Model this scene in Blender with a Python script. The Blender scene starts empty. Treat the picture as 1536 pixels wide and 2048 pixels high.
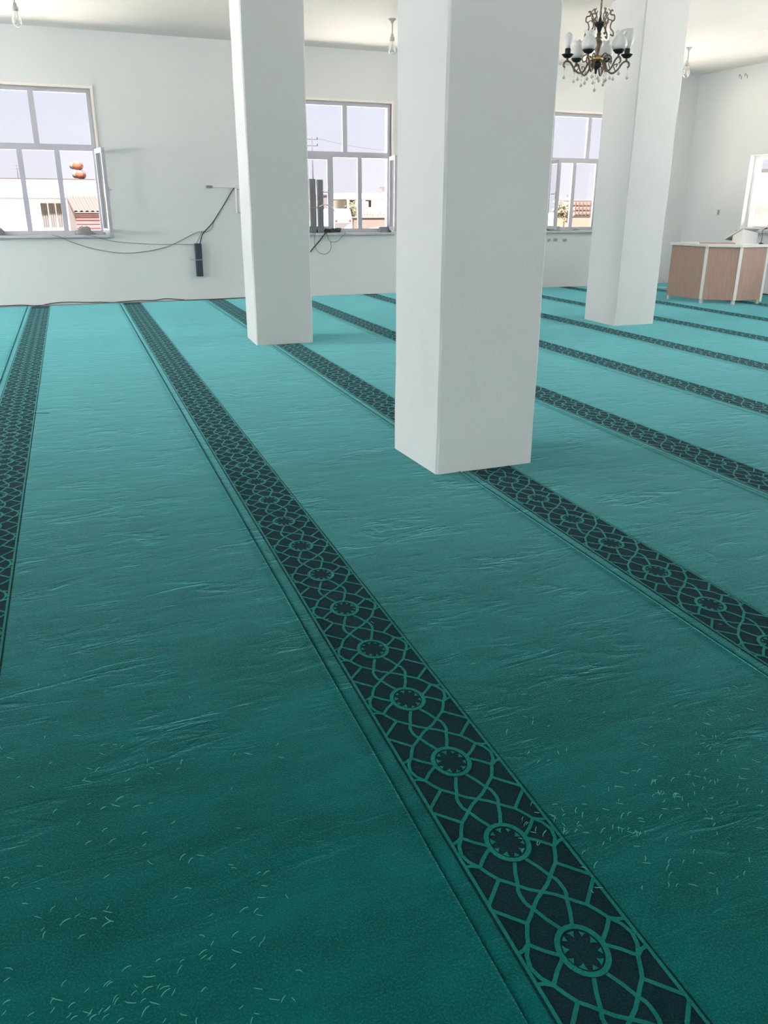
import bpy, math, random
from mathutils import Vector, Matrix
C = bpy.context.scene.collection
SC = bpy.context.scene
PI = math.pi
random.seed(7)

# ------------------------------------------------------------------ camera
YAW, PITCH, ROLL, CAM_H, FOC = 0.3786, 0.3604, 0.0029, 1.5, 1620.13
cam_data = bpy.data.cameras.new('camera')
cam = bpy.data.objects.new('camera', cam_data); C.objects.link(cam)
fwd = Vector((math.sin(YAW)*math.cos(PITCH), math.cos(YAW)*math.cos(PITCH), -math.sin(PITCH)))
rgt = Vector((math.cos(YAW), -math.sin(YAW), 0.0)); upv = rgt.cross(fwd)
r2 = rgt*math.cos(ROLL)+upv*math.sin(ROLL); u2 = -rgt*math.sin(ROLL)+upv*math.cos(ROLL)
m = Matrix((r2, u2, -fwd)).transposed().to_4x4(); m.translation = (0, 0, CAM_H)
cam.matrix_world = m
cam_data.sensor_fit = 'VERTICAL'; cam_data.sensor_height = 36; cam_data.sensor_width = 27
cam_data.lens = FOC/2048*36; cam_data.clip_start = 0.05; cam_data.clip_end = 500
SC.camera = cam

# ------------------------------------------------------------------ sky, sun, added window fill, exposure
WORLD_STRENGTH = 0.95
w = bpy.data.worlds.new('sky'); SC.world = w; w.use_nodes = True
nt = w.node_tree; nt.nodes.clear()
wo = nt.nodes.new('ShaderNodeOutputWorld'); bg = nt.nodes.new('ShaderNodeBackground')
tc = nt.nodes.new('ShaderNodeTexCoord'); sx = nt.nodes.new('ShaderNodeSeparateXYZ')
cr = nt.nodes.new('ShaderNodeValToRGB')
cr.color_ramp.elements[0].position = 0.0; cr.color_ramp.elements[0].color = (0.90, 0.87, 0.95, 1)
cr.color_ramp.elements[1].position = 0.16; cr.color_ramp.elements[1].color = (0.81, 0.84, 1.0, 1)
nt.links.new(tc.outputs['Generated'], sx.inputs[0]); nt.links.new(sx.outputs['Z'], cr.inputs[0])
nt.links.new(cr.outputs[0], bg.inputs[0]); bg.inputs[1].default_value = WORLD_STRENGTH
nt.links.new(bg.outputs[0], wo.inputs[0])

sun_d = bpy.data.lights.new('sun', 'SUN'); sun_d.energy = 78.0; sun_d.color = (1.0, 0.94, 0.90); sun_d.angle = 0.01
sun = bpy.data.objects.new('sun', sun_d); C.objects.link(sun)
sun.rotation_euler = Vector((-0.10, -0.28, 0.95)).to_track_quat('Z', 'Y').to_euler()

X_R, Y_B, X_L, Y_F, Z_C = 12.386, 14.366, -7.7, -5.4, 3.934      # right, back, left, front wall faces, ceiling

def area(name, loc, target, sx_, sy_, power, col):
    d = bpy.data.lights.new(name, 'AREA'); d.shape = 'RECTANGLE'; d.size = sx_; d.size_y = sy_
    d.energy = power; d.color = col
    o = bpy.data.objects.new(name, d); C.objects.link(o); o.location = loc
    o.rotation_euler = (Vector(target)-Vector(loc)).to_track_quat('-Z', 'Y').to_euler()
    return o
# area lamps added in unseen windows: cool level sky fill, warm upward bounce fill
def daylight_fill(x, y, dx, dy, sky, bounce_power, hgt=2.05, zc=2.1):
    area('window_daylight', (x, y, zc), (x+dx*8, y+dy*8, 1.3), 1.65, hgt, sky, (0.91, 0.94, 1.06))
    area('yard_light', (x+dx*0.02, y+dy*0.02, zc), (x+dx*8, y+dy*8, zc+5.0), 1.65, hgt, bounce_power, (1.0, 0.91, 0.86))
for yy, f in ((11.85, 1.7), (6.9, 0.9), (1.9, 0.15)): daylight_fill(X_L+0.02, yy, 1, 0, 95*f, 140*f)
for yy, f in ((6.95, 1.0), (2.0, 0.4)): daylight_fill(X_R-0.02, yy, -1, 0, 52*f, 140*f, 1.25, 1.75)
for xx in (-3.0, 2.3, 7.6): daylight_fill(xx, Y_F+0.02, 0, 1, 20, 52)  # fill added to brighten pillar faces turned toward the camera

vs = SC.view_settings
SC.display_settings.display_device = 'sRGB'
vs.view_transform = 'Standard'; vs.look = 'None'; vs.gamma = 1.0; vs.exposure = 0.14; vs.use_curve_mapping = False
cy = SC.cycles
cy.max_bounces = 10; cy.diffuse_bounces = 6; cy.glossy_bounces = 3; cy.transmission_bounces = 6; cy.transparent_max_bounces = 12
cy.caustics_reflective = False; cy.caustics_refractive = False
cy.use_denoising = True; cy.sample_clamp_indirect = 0.0

# ------------------------------------------------------------------ materials
def mat(name, col, rough=0.7, metal=0.0, bump=None, vary=None, sheen=None, spec=0.3, trans=None):
    """bump=(scale, strength, distance); vary=(scale, colour2, amount)"""
    m = bpy.data.materials.new(name); m.use_nodes = True
    n = m.node_tree.nodes; l = m.node_tree.links; b = n['Principled BSDF']
    b.inputs['Base Color'].default_value = (*col, 1); b.inputs['Roughness'].default_value = rough
    b.inputs['Metallic'].default_value = metal; b.inputs['Specular IOR Level'].default_value = spec
    t = n.new('ShaderNodeTexCoord')
    if vary:
        nz = n.new('ShaderNodeTexNoise'); nz.inputs['Scale'].default_value = vary[0]; nz.inputs['Detail'].default_value = 5
        l.new(t.outputs['Object'], nz.inputs['Vector'])
        mx = n.new('ShaderNodeMix'); mx.data_type = 'RGBA'
        mx.inputs[6].default_value = (*col, 1); mx.inputs[7].default_value = (*vary[1], 1)
        mr = n.new('ShaderNodeMapRange'); mr.inputs['From Min'].default_value = 0.35; mr.inputs['From Max'].default_value = 0.65
        mr.inputs['To Max'].default_value = vary[2]
        l.new(nz.outputs['Fac'], mr.inputs['Value']); l.new(mr.outputs[0], mx.inputs[0]); l.new(mx.outputs[2], b.inputs['Base Color'])
    if bump:
        nz = n.new('ShaderNodeTexNoise'); nz.inputs['Scale'].default_value = bump[0]; nz.inputs['Detail'].default_value = 4
        l.new(t.outputs['Object'], nz.inputs['Vector'])
        bp = n.new('ShaderNodeBump'); bp.inputs['Strength'].default_value = bump[1]; bp.inputs['Distance'].default_value = bump[2]
        l.new(nz.outputs['Fac'], bp.inputs['Height']); l.new(bp.outputs[0], b.inputs['Normal'])
    if sheen:
        b.inputs['Sheen Weight'].default_value = sheen[0]; b.inputs['Sheen Roughness'].default_value = sheen[1]
        b.inputs['Sheen Tint'].default_value = (*sheen[2], 1)
    if trans: b.inputs['Transmission Weight'].default_value = trans
    return m

WALL = mat('wall_paint', (0.80, 0.82, 0.82), 0.65, bump=(60, 0.12, 0.004), vary=(1.3, (0.77, 0.80, 0.80), 0.6))
PILL = mat('pillar_paint', (0.80, 0.82, 0.82), 0.6, bump=(45, 0.22, 0.006), vary=(2.0, (0.76, 0.79, 0.79), 0.6))
CEIL = mat('ceiling_paint', (0.83, 0.82, 0.80), 0.75, bump=(5, 0.25, 0.03), vary=(1.6, (0.80, 0.79, 0.775), 0.7))
UNDERLAY = mat('dull_teal_underlay', (0.01, 0.11, 0.105), 0.95)
GREYP = mat('grey_plastic', (0.50, 0.51, 0.50), 0.5)
OUTGREY = mat('dusty_grey_metal', (0.07, 0.065, 0.07), 0.7)
LOWERW = mat('plinth_paint', (0.30, 0.29, 0.29), 0.8)
PVCW = mat('bright_white_frame', (0.86, 0.85, 0.87), 0.35)  # lighter copy of the frame colour for the window that catches light
PVC = mat('white_plastic_frame', (0.56, 0.56, 0.63), 0.35, vary=(3, (0.53, 0.53, 0.60), 0.5))  # white frame with its backlit lavender grey put into the colour
PLASTER = mat('cream_plaster_edge', (0.95, 0.90, 0.82), 0.8, bump=(80, 0.2, 0.003))
MARBLE = mat('marble_sill', (0.62, 0.63, 0.66), 0.3, vary=(9, (0.50, 0.52, 0.56), 0.7))
BLACKSPK = mat('dark_speaker_cloth', (0.070, 0.088, 0.112), 0.75, bump=(160, 0.3, 0.002))
WRAP = mat('plastic_wrapped_speaker', (0.21, 0.21, 0.25), 0.25, bump=(14, 0.5, 0.02), spec=0.6)
CABLE = mat('dark_cable', (0.06, 0.065, 0.07), 0.6)
GREYC = mat('grey_cable', (0.22, 0.24, 0.25), 0.6)
STEEL = mat('steel', (0.55, 0.56, 0.58), 0.35, 0.8)
WHITEP = mat('white_plastic', (0.80, 0.80, 0.78), 0.45)
WHITEL = mat('white_laminate', (0.82, 0.83, 0.81), 0.4)
GREYBLK = mat('grey_block', (0.36, 0.37, 0.38), 0.9, bump=(30, 0.5, 0.01))
RAG = mat('grey_rag', (0.33, 0.31, 0.32), 0.95, bump=(25, 0.6, 0.02))
RED = mat('dull_red', (0.45, 0.16, 0.14), 0.6)
BRONZE = mat('antique_bronze', (0.20, 0.155, 0.125), 0.42, 0.7, vary=(30, (0.30, 0.235, 0.18), 0.7))
BRASS = mat('brass', (0.55, 0.40, 0.17), 0.3, 0.85)
IRON = mat('dark_metal', (0.05, 0.055, 0.06), 0.45, 0.6)
OPAL = mat('opal_glass', (0.86, 0.87, 0.86), 0.25, spec=0.5)
FROST = mat('frosted_bulb', (0.85, 0.87, 0.88), 0.3, spec=0.5)
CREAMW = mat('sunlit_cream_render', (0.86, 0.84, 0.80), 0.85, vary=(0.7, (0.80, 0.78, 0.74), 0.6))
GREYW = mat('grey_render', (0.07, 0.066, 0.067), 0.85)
ROOFT = mat('roof_edge', (0.04, 0.03, 0.031), 0.8)
CURT = mat('grey_curtain', (0.085, 0.078, 0.078), 0.9)
CURT2 = mat('pale_curtain', (0.10, 0.095, 0.092), 0.9)
REDSH = mat('faded_red_sheet', (0.116, 0.053, 0.056), 0.6)
ORSH = mat('faded_salmon_sheet', (0.075, 0.042, 0.034), 0.6)
SALMON = mat('faded_salmon_roof', (0.036, 0.0215, 0.0175), 0.6)
LPLATE = mat('pale_grey_plate', (0.55, 0.56, 0.56), 0.8)
ORANGE = mat('orange_barrel', (0.11, 0.036, 0.019), 0.5)
BARRELG = mat('grey_barrel_end', (0.065, 0.063, 0.063), 0.5)
APRON = mat('pale_concrete', (0.78, 0.73, 0.66), 0.9, vary=(0.6, (0.72, 0.67, 0.60), 0.7))
EARTH = mat('dry_earth', (0.20, 0.165, 0.135), 0.95, bump=(2, 0.4, 0.1), vary=(0.25, (0.17, 0.145, 0.115), 0.8))
DIRTW = mat('clay_wall', (0.087, 0.067, 0.060), 0.9, vary=(2, (0.078, 0.058, 0.052), 0.7))
SANDB = mat('sandy_block', (0.11, 0.087, 0.067), 0.9)
RUST = mat('rusty_iron', (0.032, 0.022, 0.02), 0.8)
REDLAMP = mat('red_lamp_glass', (0.10, 0.02, 0.02), 0.3)
LEAF = mat('dusty_leaf', (0.075, 0.073, 0.040), 0.8, vary=(6, (0.09, 0.083, 0.045), 0.8))
BARK = mat('bark', (0.20, 0.15, 0.11), 0.9)
CARW = mat('white_car_paint', (0.85, 0.85, 0.86), 0.25, spec=0.5)
CARD = mat('dark_car_glass', (0.08, 0.08, 0.09), 0.15, spec=0.6)
TYRE = mat('tyre_rubber', (0.05, 0.05, 0.05), 0.9)
POLEM = mat('pole_concrete', (0.022, 0.020, 0.022), 0.9)
DARKWIN = mat('dark_window', (0.03, 0.027, 0.03), 0.3)
YARN = mat('pale_yarn', (0.12, 0.42, 0.37), 0.95)
PINKP = mat('pale_pinkish_board', (0.60, 0.51, 0.49), 0.6)
PINKB = mat('pinkish_book_cover', (0.55, 0.33, 0.28), 0.6)

def wood(name, c1, c2):
    m = mat(name, c1, 0.5); n = m.node_tree.nodes; l = m.node_tree.links; b = n['Principled BSDF']
    t = n.new('ShaderNodeTexCoord'); mp = n.new('ShaderNodeMapping'); mp.inputs['Scale'].default_value = (30, 30, 1.6)
    nz = n.new('ShaderNodeTexNoise'); nz.inputs['Scale'].default_value = 2.0; nz.inputs['Detail'].default_value = 6; nz.inputs['Distortion'].default_value = 0.6
    rp = n.new('ShaderNodeValToRGB'); rp.color_ramp.elements[0].color = (*c1, 1); rp.color_ramp.elements[1].color = (*c2, 1)
    rp.color_ramp.elements[0].position = 0.35; rp.color_ramp.elements[1].position = 0.65
    l.new(t.outputs['Object'], mp.inputs[0]); l.new(mp.outputs[0], nz.inputs['Vector']); l.new(nz.outputs['Fac'], rp.inputs[0]); l.new(rp.outputs[0], b.inputs['Base Color'])
    return m
WOOD = wood('brown_wood_panel', (0.52, 0.36, 0.295), (0.44, 0.30, 0.245))

def glass(name, tint=(1, 1, 1), gloss=0.06):
    m = bpy.data.materials.new(name); m.use_nodes = True; n = m.node_tree.nodes; l = m.node_tree.links; n.clear()
    o = n.new('ShaderNodeOutputMaterial'); tr = n.new('ShaderNodeBsdfTransparent'); tr.inputs[0].default_value = (*tint, 1)
    g = n.new('ShaderNodeBsdfGlossy'); g.inputs['Roughness'].default_value = 0.03
    mx = n.new('ShaderNodeMixShader'); lw = n.new('ShaderNodeLayerWeight'); lw.inputs['Blend'].default_value = 0.12
    mu = n.new('ShaderNodeMath'); mu.operation = 'MULTIPLY'; mu.inputs[1].default_value = 0.45
    ad = n.new('ShaderNodeMath'); ad.operation = 'ADD'; ad.inputs[1].default_value = gloss*0.4
    l.new(lw.outputs['Facing'], mu.inputs[0]); l.new(mu.outputs[0], ad.inputs[0]); l.new(ad.outputs[0], mx.inputs[0])
    l.new(tr.outputs[0], mx.inputs[1]); l.new(g.outputs[0], mx.inputs[2]); l.new(mx.outputs[0], o.inputs[0])
    return m
PANE = glass('window_glass', (0.97, 0.98, 0.98))
CRYSTAL = glass('crystal', (0.86, 0.86, 0.84), 0.5)
def milky(name):
    m = bpy.data.materials.new(name); m.use_nodes = True; n = m.node_tree.nodes; l = m.node_tree.links; n.clear()
    o = n.new('ShaderNodeOutputMaterial'); tr = n.new('ShaderNodeBsdfTransparent'); d = n.new('ShaderNodeBsdfDiffuse'); d.inputs[0].default_value = (0.9, 0.89, 0.87, 1)
    tl = n.new('ShaderNodeBsdfTranslucent'); tl.inputs[0].default_value = (0.9, 0.89, 0.87, 1)
    g = n.new('ShaderNodeBsdfGlossy'); g.inputs['Roughness'].default_value = 0.05
    a = n.new('ShaderNodeMixShader'); b = n.new('ShaderNodeMixShader'); c = n.new('ShaderNodeMixShader')
    l.new(d.outputs[0], a.inputs[1]); l.new(tl.outputs[0], a.inputs[2]); a.inputs[0].default_value = 0.5
    lw = n.new('ShaderNodeLayerWeight'); lw.inputs['Blend'].default_value = 0.35
    l.new(lw.outputs['Facing'], b.inputs[0]); l.new(tr.outputs[0], b.inputs[1]); l.new(a.outputs[0], b.inputs[2])
    c.inputs[0].default_value = 0.08; l.new(b.outputs[0], c.inputs[1]); l.new(g.outputs[0], c.inputs[2]); l.new(c.outputs[0], o.inputs[0])
    return m
CLEARB = milky('clear_bulb_glass')

def carpet(name, c1, c2, c3, sheen, creases=1.0):
    """short wool pile: nap patches (c1..c2), fine speckle, creases from being unrolled (relief only), grazing sheen of the pile"""
    m = bpy.data.materials.new(name); m.use_nodes = True; n = m.node_tree.nodes; l = m.node_tree.links; b = n['Principled BSDF']
    b.inputs['Roughness'].default_value = 0.95; b.inputs['Specular IOR Level'].default_value = 0.1
    t = n.new('ShaderNodeTexCoord'); geo = n.new('ShaderNodeNewGeometry')
    P = geo.outputs['Position']
    def noise(scale, detail, vscale=(1, 1, 1), dist=0.0, rot=0.0):
        mp = n.new('ShaderNodeMapping'); mp.inputs['Scale'].default_value = vscale; mp.inputs['Rotation'].default_value = (0, 0, rot)
        l.new(P, mp.inputs[0]); nz = n.new('ShaderNodeTexNoise'); nz.inputs['Scale'].default_value = scale
        nz.inputs['Detail'].default_value = detail; nz.inputs['Distortion'].default_value = dist
        l.new(mp.outputs[0], nz.inputs['Vector']); return nz.outputs['Fac']
    def math_(op, a, bb=None, cl=False):
        q = n.new('ShaderNodeMath'); q.operation = op; q.use_clamp = cl
        for i, x in enumerate((a, bb)):
            if x is None: continue
            if isinstance(x, (int, float)): q.inputs[i].default_value = x
            else: l.new(x, q.inputs[i])
        return q.outputs[0]
    def rng(x, a, bb, c=0.0, d=1.0):
        q = n.new('ShaderNodeMapRange'); q.interpolation_type = 'SMOOTHSTEP'
        for k, v in zip(('From Min', 'From Max', 'To Min', 'To Max'), (a, bb, c, d)): q.inputs[k].default_value = v
        l.new(x, q.inputs['Value']); return q.outputs[0]
    nap = noise(1.5, 6, (0.8, 1.9, 1), 0.5, 0.3)
    nap2 = noise(7, 4, (0.6, 1.6, 1), 0.4, 0.2)
    fine = noise(210, 3)
    f = math_('ADD', math_('MULTIPLY', rng(nap, 0.3, 0.7), 0.6), math_('MULTIPLY', rng(nap2, 0.3, 0.7), 0.4))
    mx = n.new('ShaderNodeMix'); mx.data_type = 'RGBA'; mx.inputs[6].default_value = (*c1, 1); mx.inputs[7].default_value = (*c2, 1)
    l.new(f, mx.inputs[0])
    m2 = n.new('ShaderNodeMix'); m2.data_type = 'RGBA'; m2.inputs[7].default_value = (*c3, 1)
    l.new(mx.outputs[2], m2.inputs[6]); l.new(math_('MULTIPLY', rng(fine, 0.42, 0.72), 0.62), m2.inputs[0])
    l.new(m2.outputs[2], b.inputs['Base Color'])
    # relief: creases = thin ridges of a stretched noise, present in patches
    cz = noise(3.2, 5, (0.75, 2.6, 1), 0.8, -0.12)
    rid = math_('SUBTRACT', 1.0, math_('MULTIPLY', math_('ABSOLUTE', math_('SUBTRACT', cz, 0.5)), 14.0), True)
    patch = rng(noise(2.3, 3, (1, 1.6, 1), 0.3), 0.50, 0.66)
    cz2 = noise(8.0, 4, (0.5, 2.4, 1), 0.6, 0.1)
    rid2 = math_('SUBTRACT', 1.0, math_('MULTIPLY', math_('ABSOLUTE', math_('SUBTRACT', cz2, 0.5)), 10.0), True)
    patch2 = rng(noise(3.7, 3, (1, 1.5, 1), 0.3), 0.46, 0.70)
    h = math_('ADD', math_('MULTIPLY', math_('MULTIPLY', rid, patch), -0.007*creases), math_('MULTIPLY', math_('MULTIPLY', rid2, patch2), -0.004*creases))
    h = math_('ADD', h, math_('MULTIPLY', nap2, 0.008*creases))
    h = math_('ADD', h, math_('MULTIPLY', fine, 0.0022))
    bp = n.new('ShaderNodeBump'); bp.inputs['Strength'].default_value = 1.0; bp.inputs['Distance'].default_value = 1.0
    l.new(h, bp.inputs['Height']); l.new(bp.outputs[0], b.inputs['Normal'])
    b.inputs['Sheen Weight'].default_value = sheen[0]; b.inputs['Sheen Roughness'].default_value = sheen[1]; b.inputs['Sheen Tint'].default_value = (*sheen[2], 1)
    return m
TEAL = carpet('teal_pile', (0.0005, 0.064, 0.061), (0.001, 0.118, 0.113), (0.003, 0.185, 0.178), (1.0, 0.30, (0.34, 0.94, 1.0)), 0.36)
NAVY = carpet('dark_teal_pile', (0.0045, 0.022, 0.030), (0.006, 0.028, 0.036), (0.010, 0.05, 0.055), (0.2, 0.25, (0.35, 0.75, 0.9)), 0.2)
LINE = carpet('teal_line_pile', (0.005, 0.140, 0.122), (0.008, 0.170, 0.150), (0.015, 0.20, 0.17), (0.8, 0.25, (0.4, 0.95, 0.95)), 0.3)
GROOVE = carpet('carved_dark_edge', (0.004, 0.035, 0.035), (0.005, 0.045, 0.045), (0.01, 0.07, 0.07), (0.25, 0.35, (0.5, 0.8, 0.9)), 0.3)

# ------------------------------------------------------------------ mesh helpers
class MB:
    def __init__(s): s.v = []; s.f = []; s.sm = []
    def add(s, vs, fs, smooth=False):
        o = len(s.v); s.v += [tuple(x) for x in vs]; s.f += [tuple(i+o for i in f) for f in fs]; s.sm += [smooth]*len(fs); return s
    def box(s, a, b, M=None):
        x0, y0, z0 = a; x1, y1, z1 = b
        vs = [(x0,y0,z0),(x1,y0,z0),(x1,y1,z0),(x0,y1,z0),(x0,y0,z1),(x1,y0,z1),(x1,y1,z1),(x0,y1,z1)]
        if M: vs = [M @ Vector(q) for q in vs]
        return s.add(vs, [(3,2,1,0),(4,5,6,7),(0,1,5,4),(1,2,6,5),(2,3,7,6),(3,0,4,7)])
    def bbox(s, a, b, r=0.006, M=None):
        """box with chamfered edges"""
        x0, y0, z0 = a; x1, y1, z1 = b; r = min(r, (x1-x0)/2.2, (y1-y0)/2.2, (z1-z0)/2.2)
        cs = []
        for X, dx in ((x0, 1), (x1, -1)):
            for Y, dy in ((y0, 1), (y1, -1)):
                for Z, dz in ((z0, 1), (z1, -1)):
                    cs.append(((X, Y+dy*r, Z+dz*r), (X+dx*r, Y, Z+dz*r), (X+dx*r, Y+dy*r, Z)))
        vs = [q for c in cs for q in c]; V = lambda ix, iy, iz, k: ((ix*2+iy)*2+iz)*3+k
        fs = []
        for i in (0, 1):
            q = [V(i,0,0,0), V(i,1,0,0), V(i,1,1,0), V(i,0,1,0)]; fs.append(q if i else q[::-1])
            q = [V(0,i,0,1), V(0,i,1,1), V(1,i,1,1), V(1,i,0,1)]; fs.append(q if i else q[::-1])
            q = [V(0,0,i,2), V(1,0,i,2), V(1,1,i,2), V(0,1,i,2)]; fs.append(q if i else q[::-1])
        for i in (0, 1):
            for j in (0, 1):
                q = [V(i,j,0,0), V(i,j,1,0), V(i,j,1,1), V(i,j,0,1)]; fs.append(q)
                q = [V(i,0,j,0), V(i,1,j,0), V(i,1,j,2), V(i,0,j,2)]; fs.append(q)
                q = [V(0,i,j,1), V(1,i,j,1), V(1,i,j,2), V(0,i,j,2)]; fs.append(q)
                for k in (0, 1): fs.append([V(i,j,k,0), V(i,j,k,1), V(i,j,k,2)])
        fs = [f for n_, f in enumerate(fs)]
        # eight corner triangles were added twice by the inner loop order: keep unique
        seen = set(); out = []
        for f in fs:
            key = tuple(sorted(f))
            if key not in seen: seen.add(key); out.append(f)
        if M: vs = [M @ Vector(q) for q in vs]
        return s.add(vs, out)
    def tube(s, pts, r, n=6, closed=False, cap=True):
        pts = [Vector(p) for p in pts]; k = len(pts); rs = r if isinstance(r, (list, tuple)) else [r]*k
        vs = []; prev = None
        for i, p in enumerate(pts):
            a = pts[(i-1) % k] if (i or closed) else p; b = pts[(i+1) % k] if (i < k-1 or closed) else p
            t = (b-a); t = t.normalized() if t.length > 1e-9 else Vector((0, 0, 1))
            if prev is None:
                u = t.cross(Vector((0, 0, 1))); u = u.normalized() if u.length > 1e-3 else Vector((1, 0, 0))
            else:
                u = prev - t*prev.dot(t); u = u.normalized() if u.length > 1e-6 else t.orthogonal().normalized()
            prev = u; w_ = t.cross(u)
            for j in range(n):
                an = 2*PI*j/n; vs.append(p+u*math.cos(an)*rs[i]+w_*math.sin(an)*rs[i])
        fs = []
        for i in range(k if closed else k-1):
            i2 = (i+1) % k
            for j in range(n): fs.append((i*n+j, i*n+(j+1) % n, i2*n+(j+1) % n, i2*n+j))
        if cap and not closed: fs += [tuple(range(n))[::-1], tuple((k-1)*n+j for j in range(n))]
        return s.add(vs, fs, True)
    def lathe(s, prof, n=16, M=None, cx=0, cy=0):
        vs = []
        for r, z in prof:
            for j in range(n): vs.append(Vector((cx+r*math.cos(2*PI*j/n), cy+r*math.sin(2*PI*j/n), z)))
        if M: vs = [M @ q for q in vs]
        fs = []
        for i in range(len(prof)-1):
            for j in range(n): fs.append((i*n+j, i*n+(j+1) % n, (i+1)*n+(j+1) % n, (i+1)*n+j))
        fs += [tuple(range(n))[::-1], tuple((len(prof)-1)*n+j for j in range(n))]
        return s.add(vs, fs, True)
    def build(s, name, m, parent=None, loc=None):
        me = bpy.data.meshes.new(name); me.from_pydata(s.v, [], s.f); me.materials.append(m)
        me.polygons.foreach_set('use_smooth', s.sm)
        me.update()
        o = bpy.data.objects.new(name, me); C.objects.link(o)
        if parent: o.parent = parent
        if loc: o.location = loc
        return o
def fix(o):
    """consistent outward normals"""
    import bmesh
    b = bmesh.new(); b.from_mesh(o.data); bmesh.ops.recalc_face_normals(b, faces=b.faces); b.to_mesh(o.data); b.free(); return o
def tag(o, label, cat, group=None):
    o['label'] = label; o['category'] = cat
    if group: o['group'] = group
    return o
def thing(name, label, cat, loc=(0, 0, 0), rz=0.0, group=None):
    o = bpy.data.objects.new(name, None); C.objects.link(o); o.location = loc; o.rotation_euler = (0, 0, rz); o.empty_display_size = 0.1
    return tag(o, label, cat, group)
def struct(o): o['kind'] = 'structure'; return o
def stuff(o): o['kind'] = 'stuff'; return o
def curve_pts(ctrl, n=6):
    """Catmull-Rom through ctrl"""
    c = [Vector(p) for p in ctrl]; c = [c[0]*2-c[1]]+c+[c[-1]*2-c[-2]]; out = []
    for i in range(1, len(c)-2):
        for k in range(n):
            t = k/n; a, b, d, e = c[i-1], c[i], c[i+1], c[i+2]
            out.append(0.5*((2*b)+(-a+d)*t+(2*a-5*b+4*d-e)*t*t+(-a+3*b-3*d+e)*t**3))
    out.append(c[-2]); return out

# ------------------------------------------------------------------ room shell
T = 0.30
def wall_boxes(a0, a1, z0, z1, openings):
    """solid pieces (a0,a1,z0,z1) of a wall around its openings"""
    out = []; cur = a0
    for o0, o1, p0, p1 in sorted(openings):
        out.append((cur, o0, z0, z1)); out.append((o0, o1, z0, p0)); out.append((o0, o1, p1, z1)); cur = o1
    out.append((cur, a1, z0, z1)); return out
WIN_Z = (1.07, 3.155); HW = 0.845
BACK_W = (0.07, 4.988, 9.925)
back_open = [(c-HW, c+HW, *WIN_Z) for c in (-4.85,)+BACK_W]
RW_Z = (1.10, 2.41)
right_open = [(c-HW, c+HW, *RW_Z) for c in (2.0, 6.95, 11.90)]
left_open = [(c-HW, c+HW, *WIN_Z) for c in (1.9, 6.9, 11.85)]
mb = MB()
for a0, a1, z0, z1 in wall_boxes(X_L-T, X_R+T, -0.3, Z_C+0.02, back_open): mb.box((a0, Y_B, z0), (a1, Y_B+T, z1))
struct(mb.build('wall_back', WALL))
mb = MB()
for a0, a1, z0, z1 in wall_boxes(Y_F, Y_B, -0.3, Z_C+0.02, right_open): mb.box((X_R, a0, z0), (X_R+T, a1, z1))
struct(mb.build('wall_right', WALL))
mb = MB()
for a0, a1, z0, z1 in wall_boxes(Y_F, Y_B, -0.3, Z_C+0.02, left_open): mb.box((X_L-T, a0, z0), (X_L, a1, z1))
struct(mb.build('wall_left', WALL))
front_open = [(c-HW, c+HW, *WIN_Z) for c in (-3.0, 2.3, 7.6)]
mb = MB()
for a0, a1, z0, z1 in wall_boxes(X_L-T, X_R+T, -0.3, Z_C+0.02, front_open): mb.box((a0, Y_F-T, z0), (a1, Y_F, z1))
struct(mb.build('wall_front', WALL))
struct(MB().box((X_L-T, Y_F-T, Z_C), (X_R+T, Y_B+T, Z_C+0.25)).build('ceiling', CEIL))
struct(MB().box((X_L, Y_F, -0.3), (X_R, Y_B, -0.012)).build('floor', UNDERLAY))
struct(MB().box((-160, -60, -0.9), (220, 260, -0.35)).build('ground', EARTH))
mb = MB()
for a, b in (((X_L-14, Y_B+T), (X_R+14, Y_B+14)), ((X_R+T, Y_F-14), (X_R+14, Y_B+T)), ((X_L-14, Y_F-14), (X_L-T, Y_B+T)), ((X_L-T, Y_F-14), (X_R+T, Y_F-T))):
    mb.box((a[0], a[1], -0.34), (b[0], b[1], -0.25))
struct(mb.build('paved_yard', APRON))  # unseen pale ground added to bounce sunlight onto the ceiling

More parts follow.
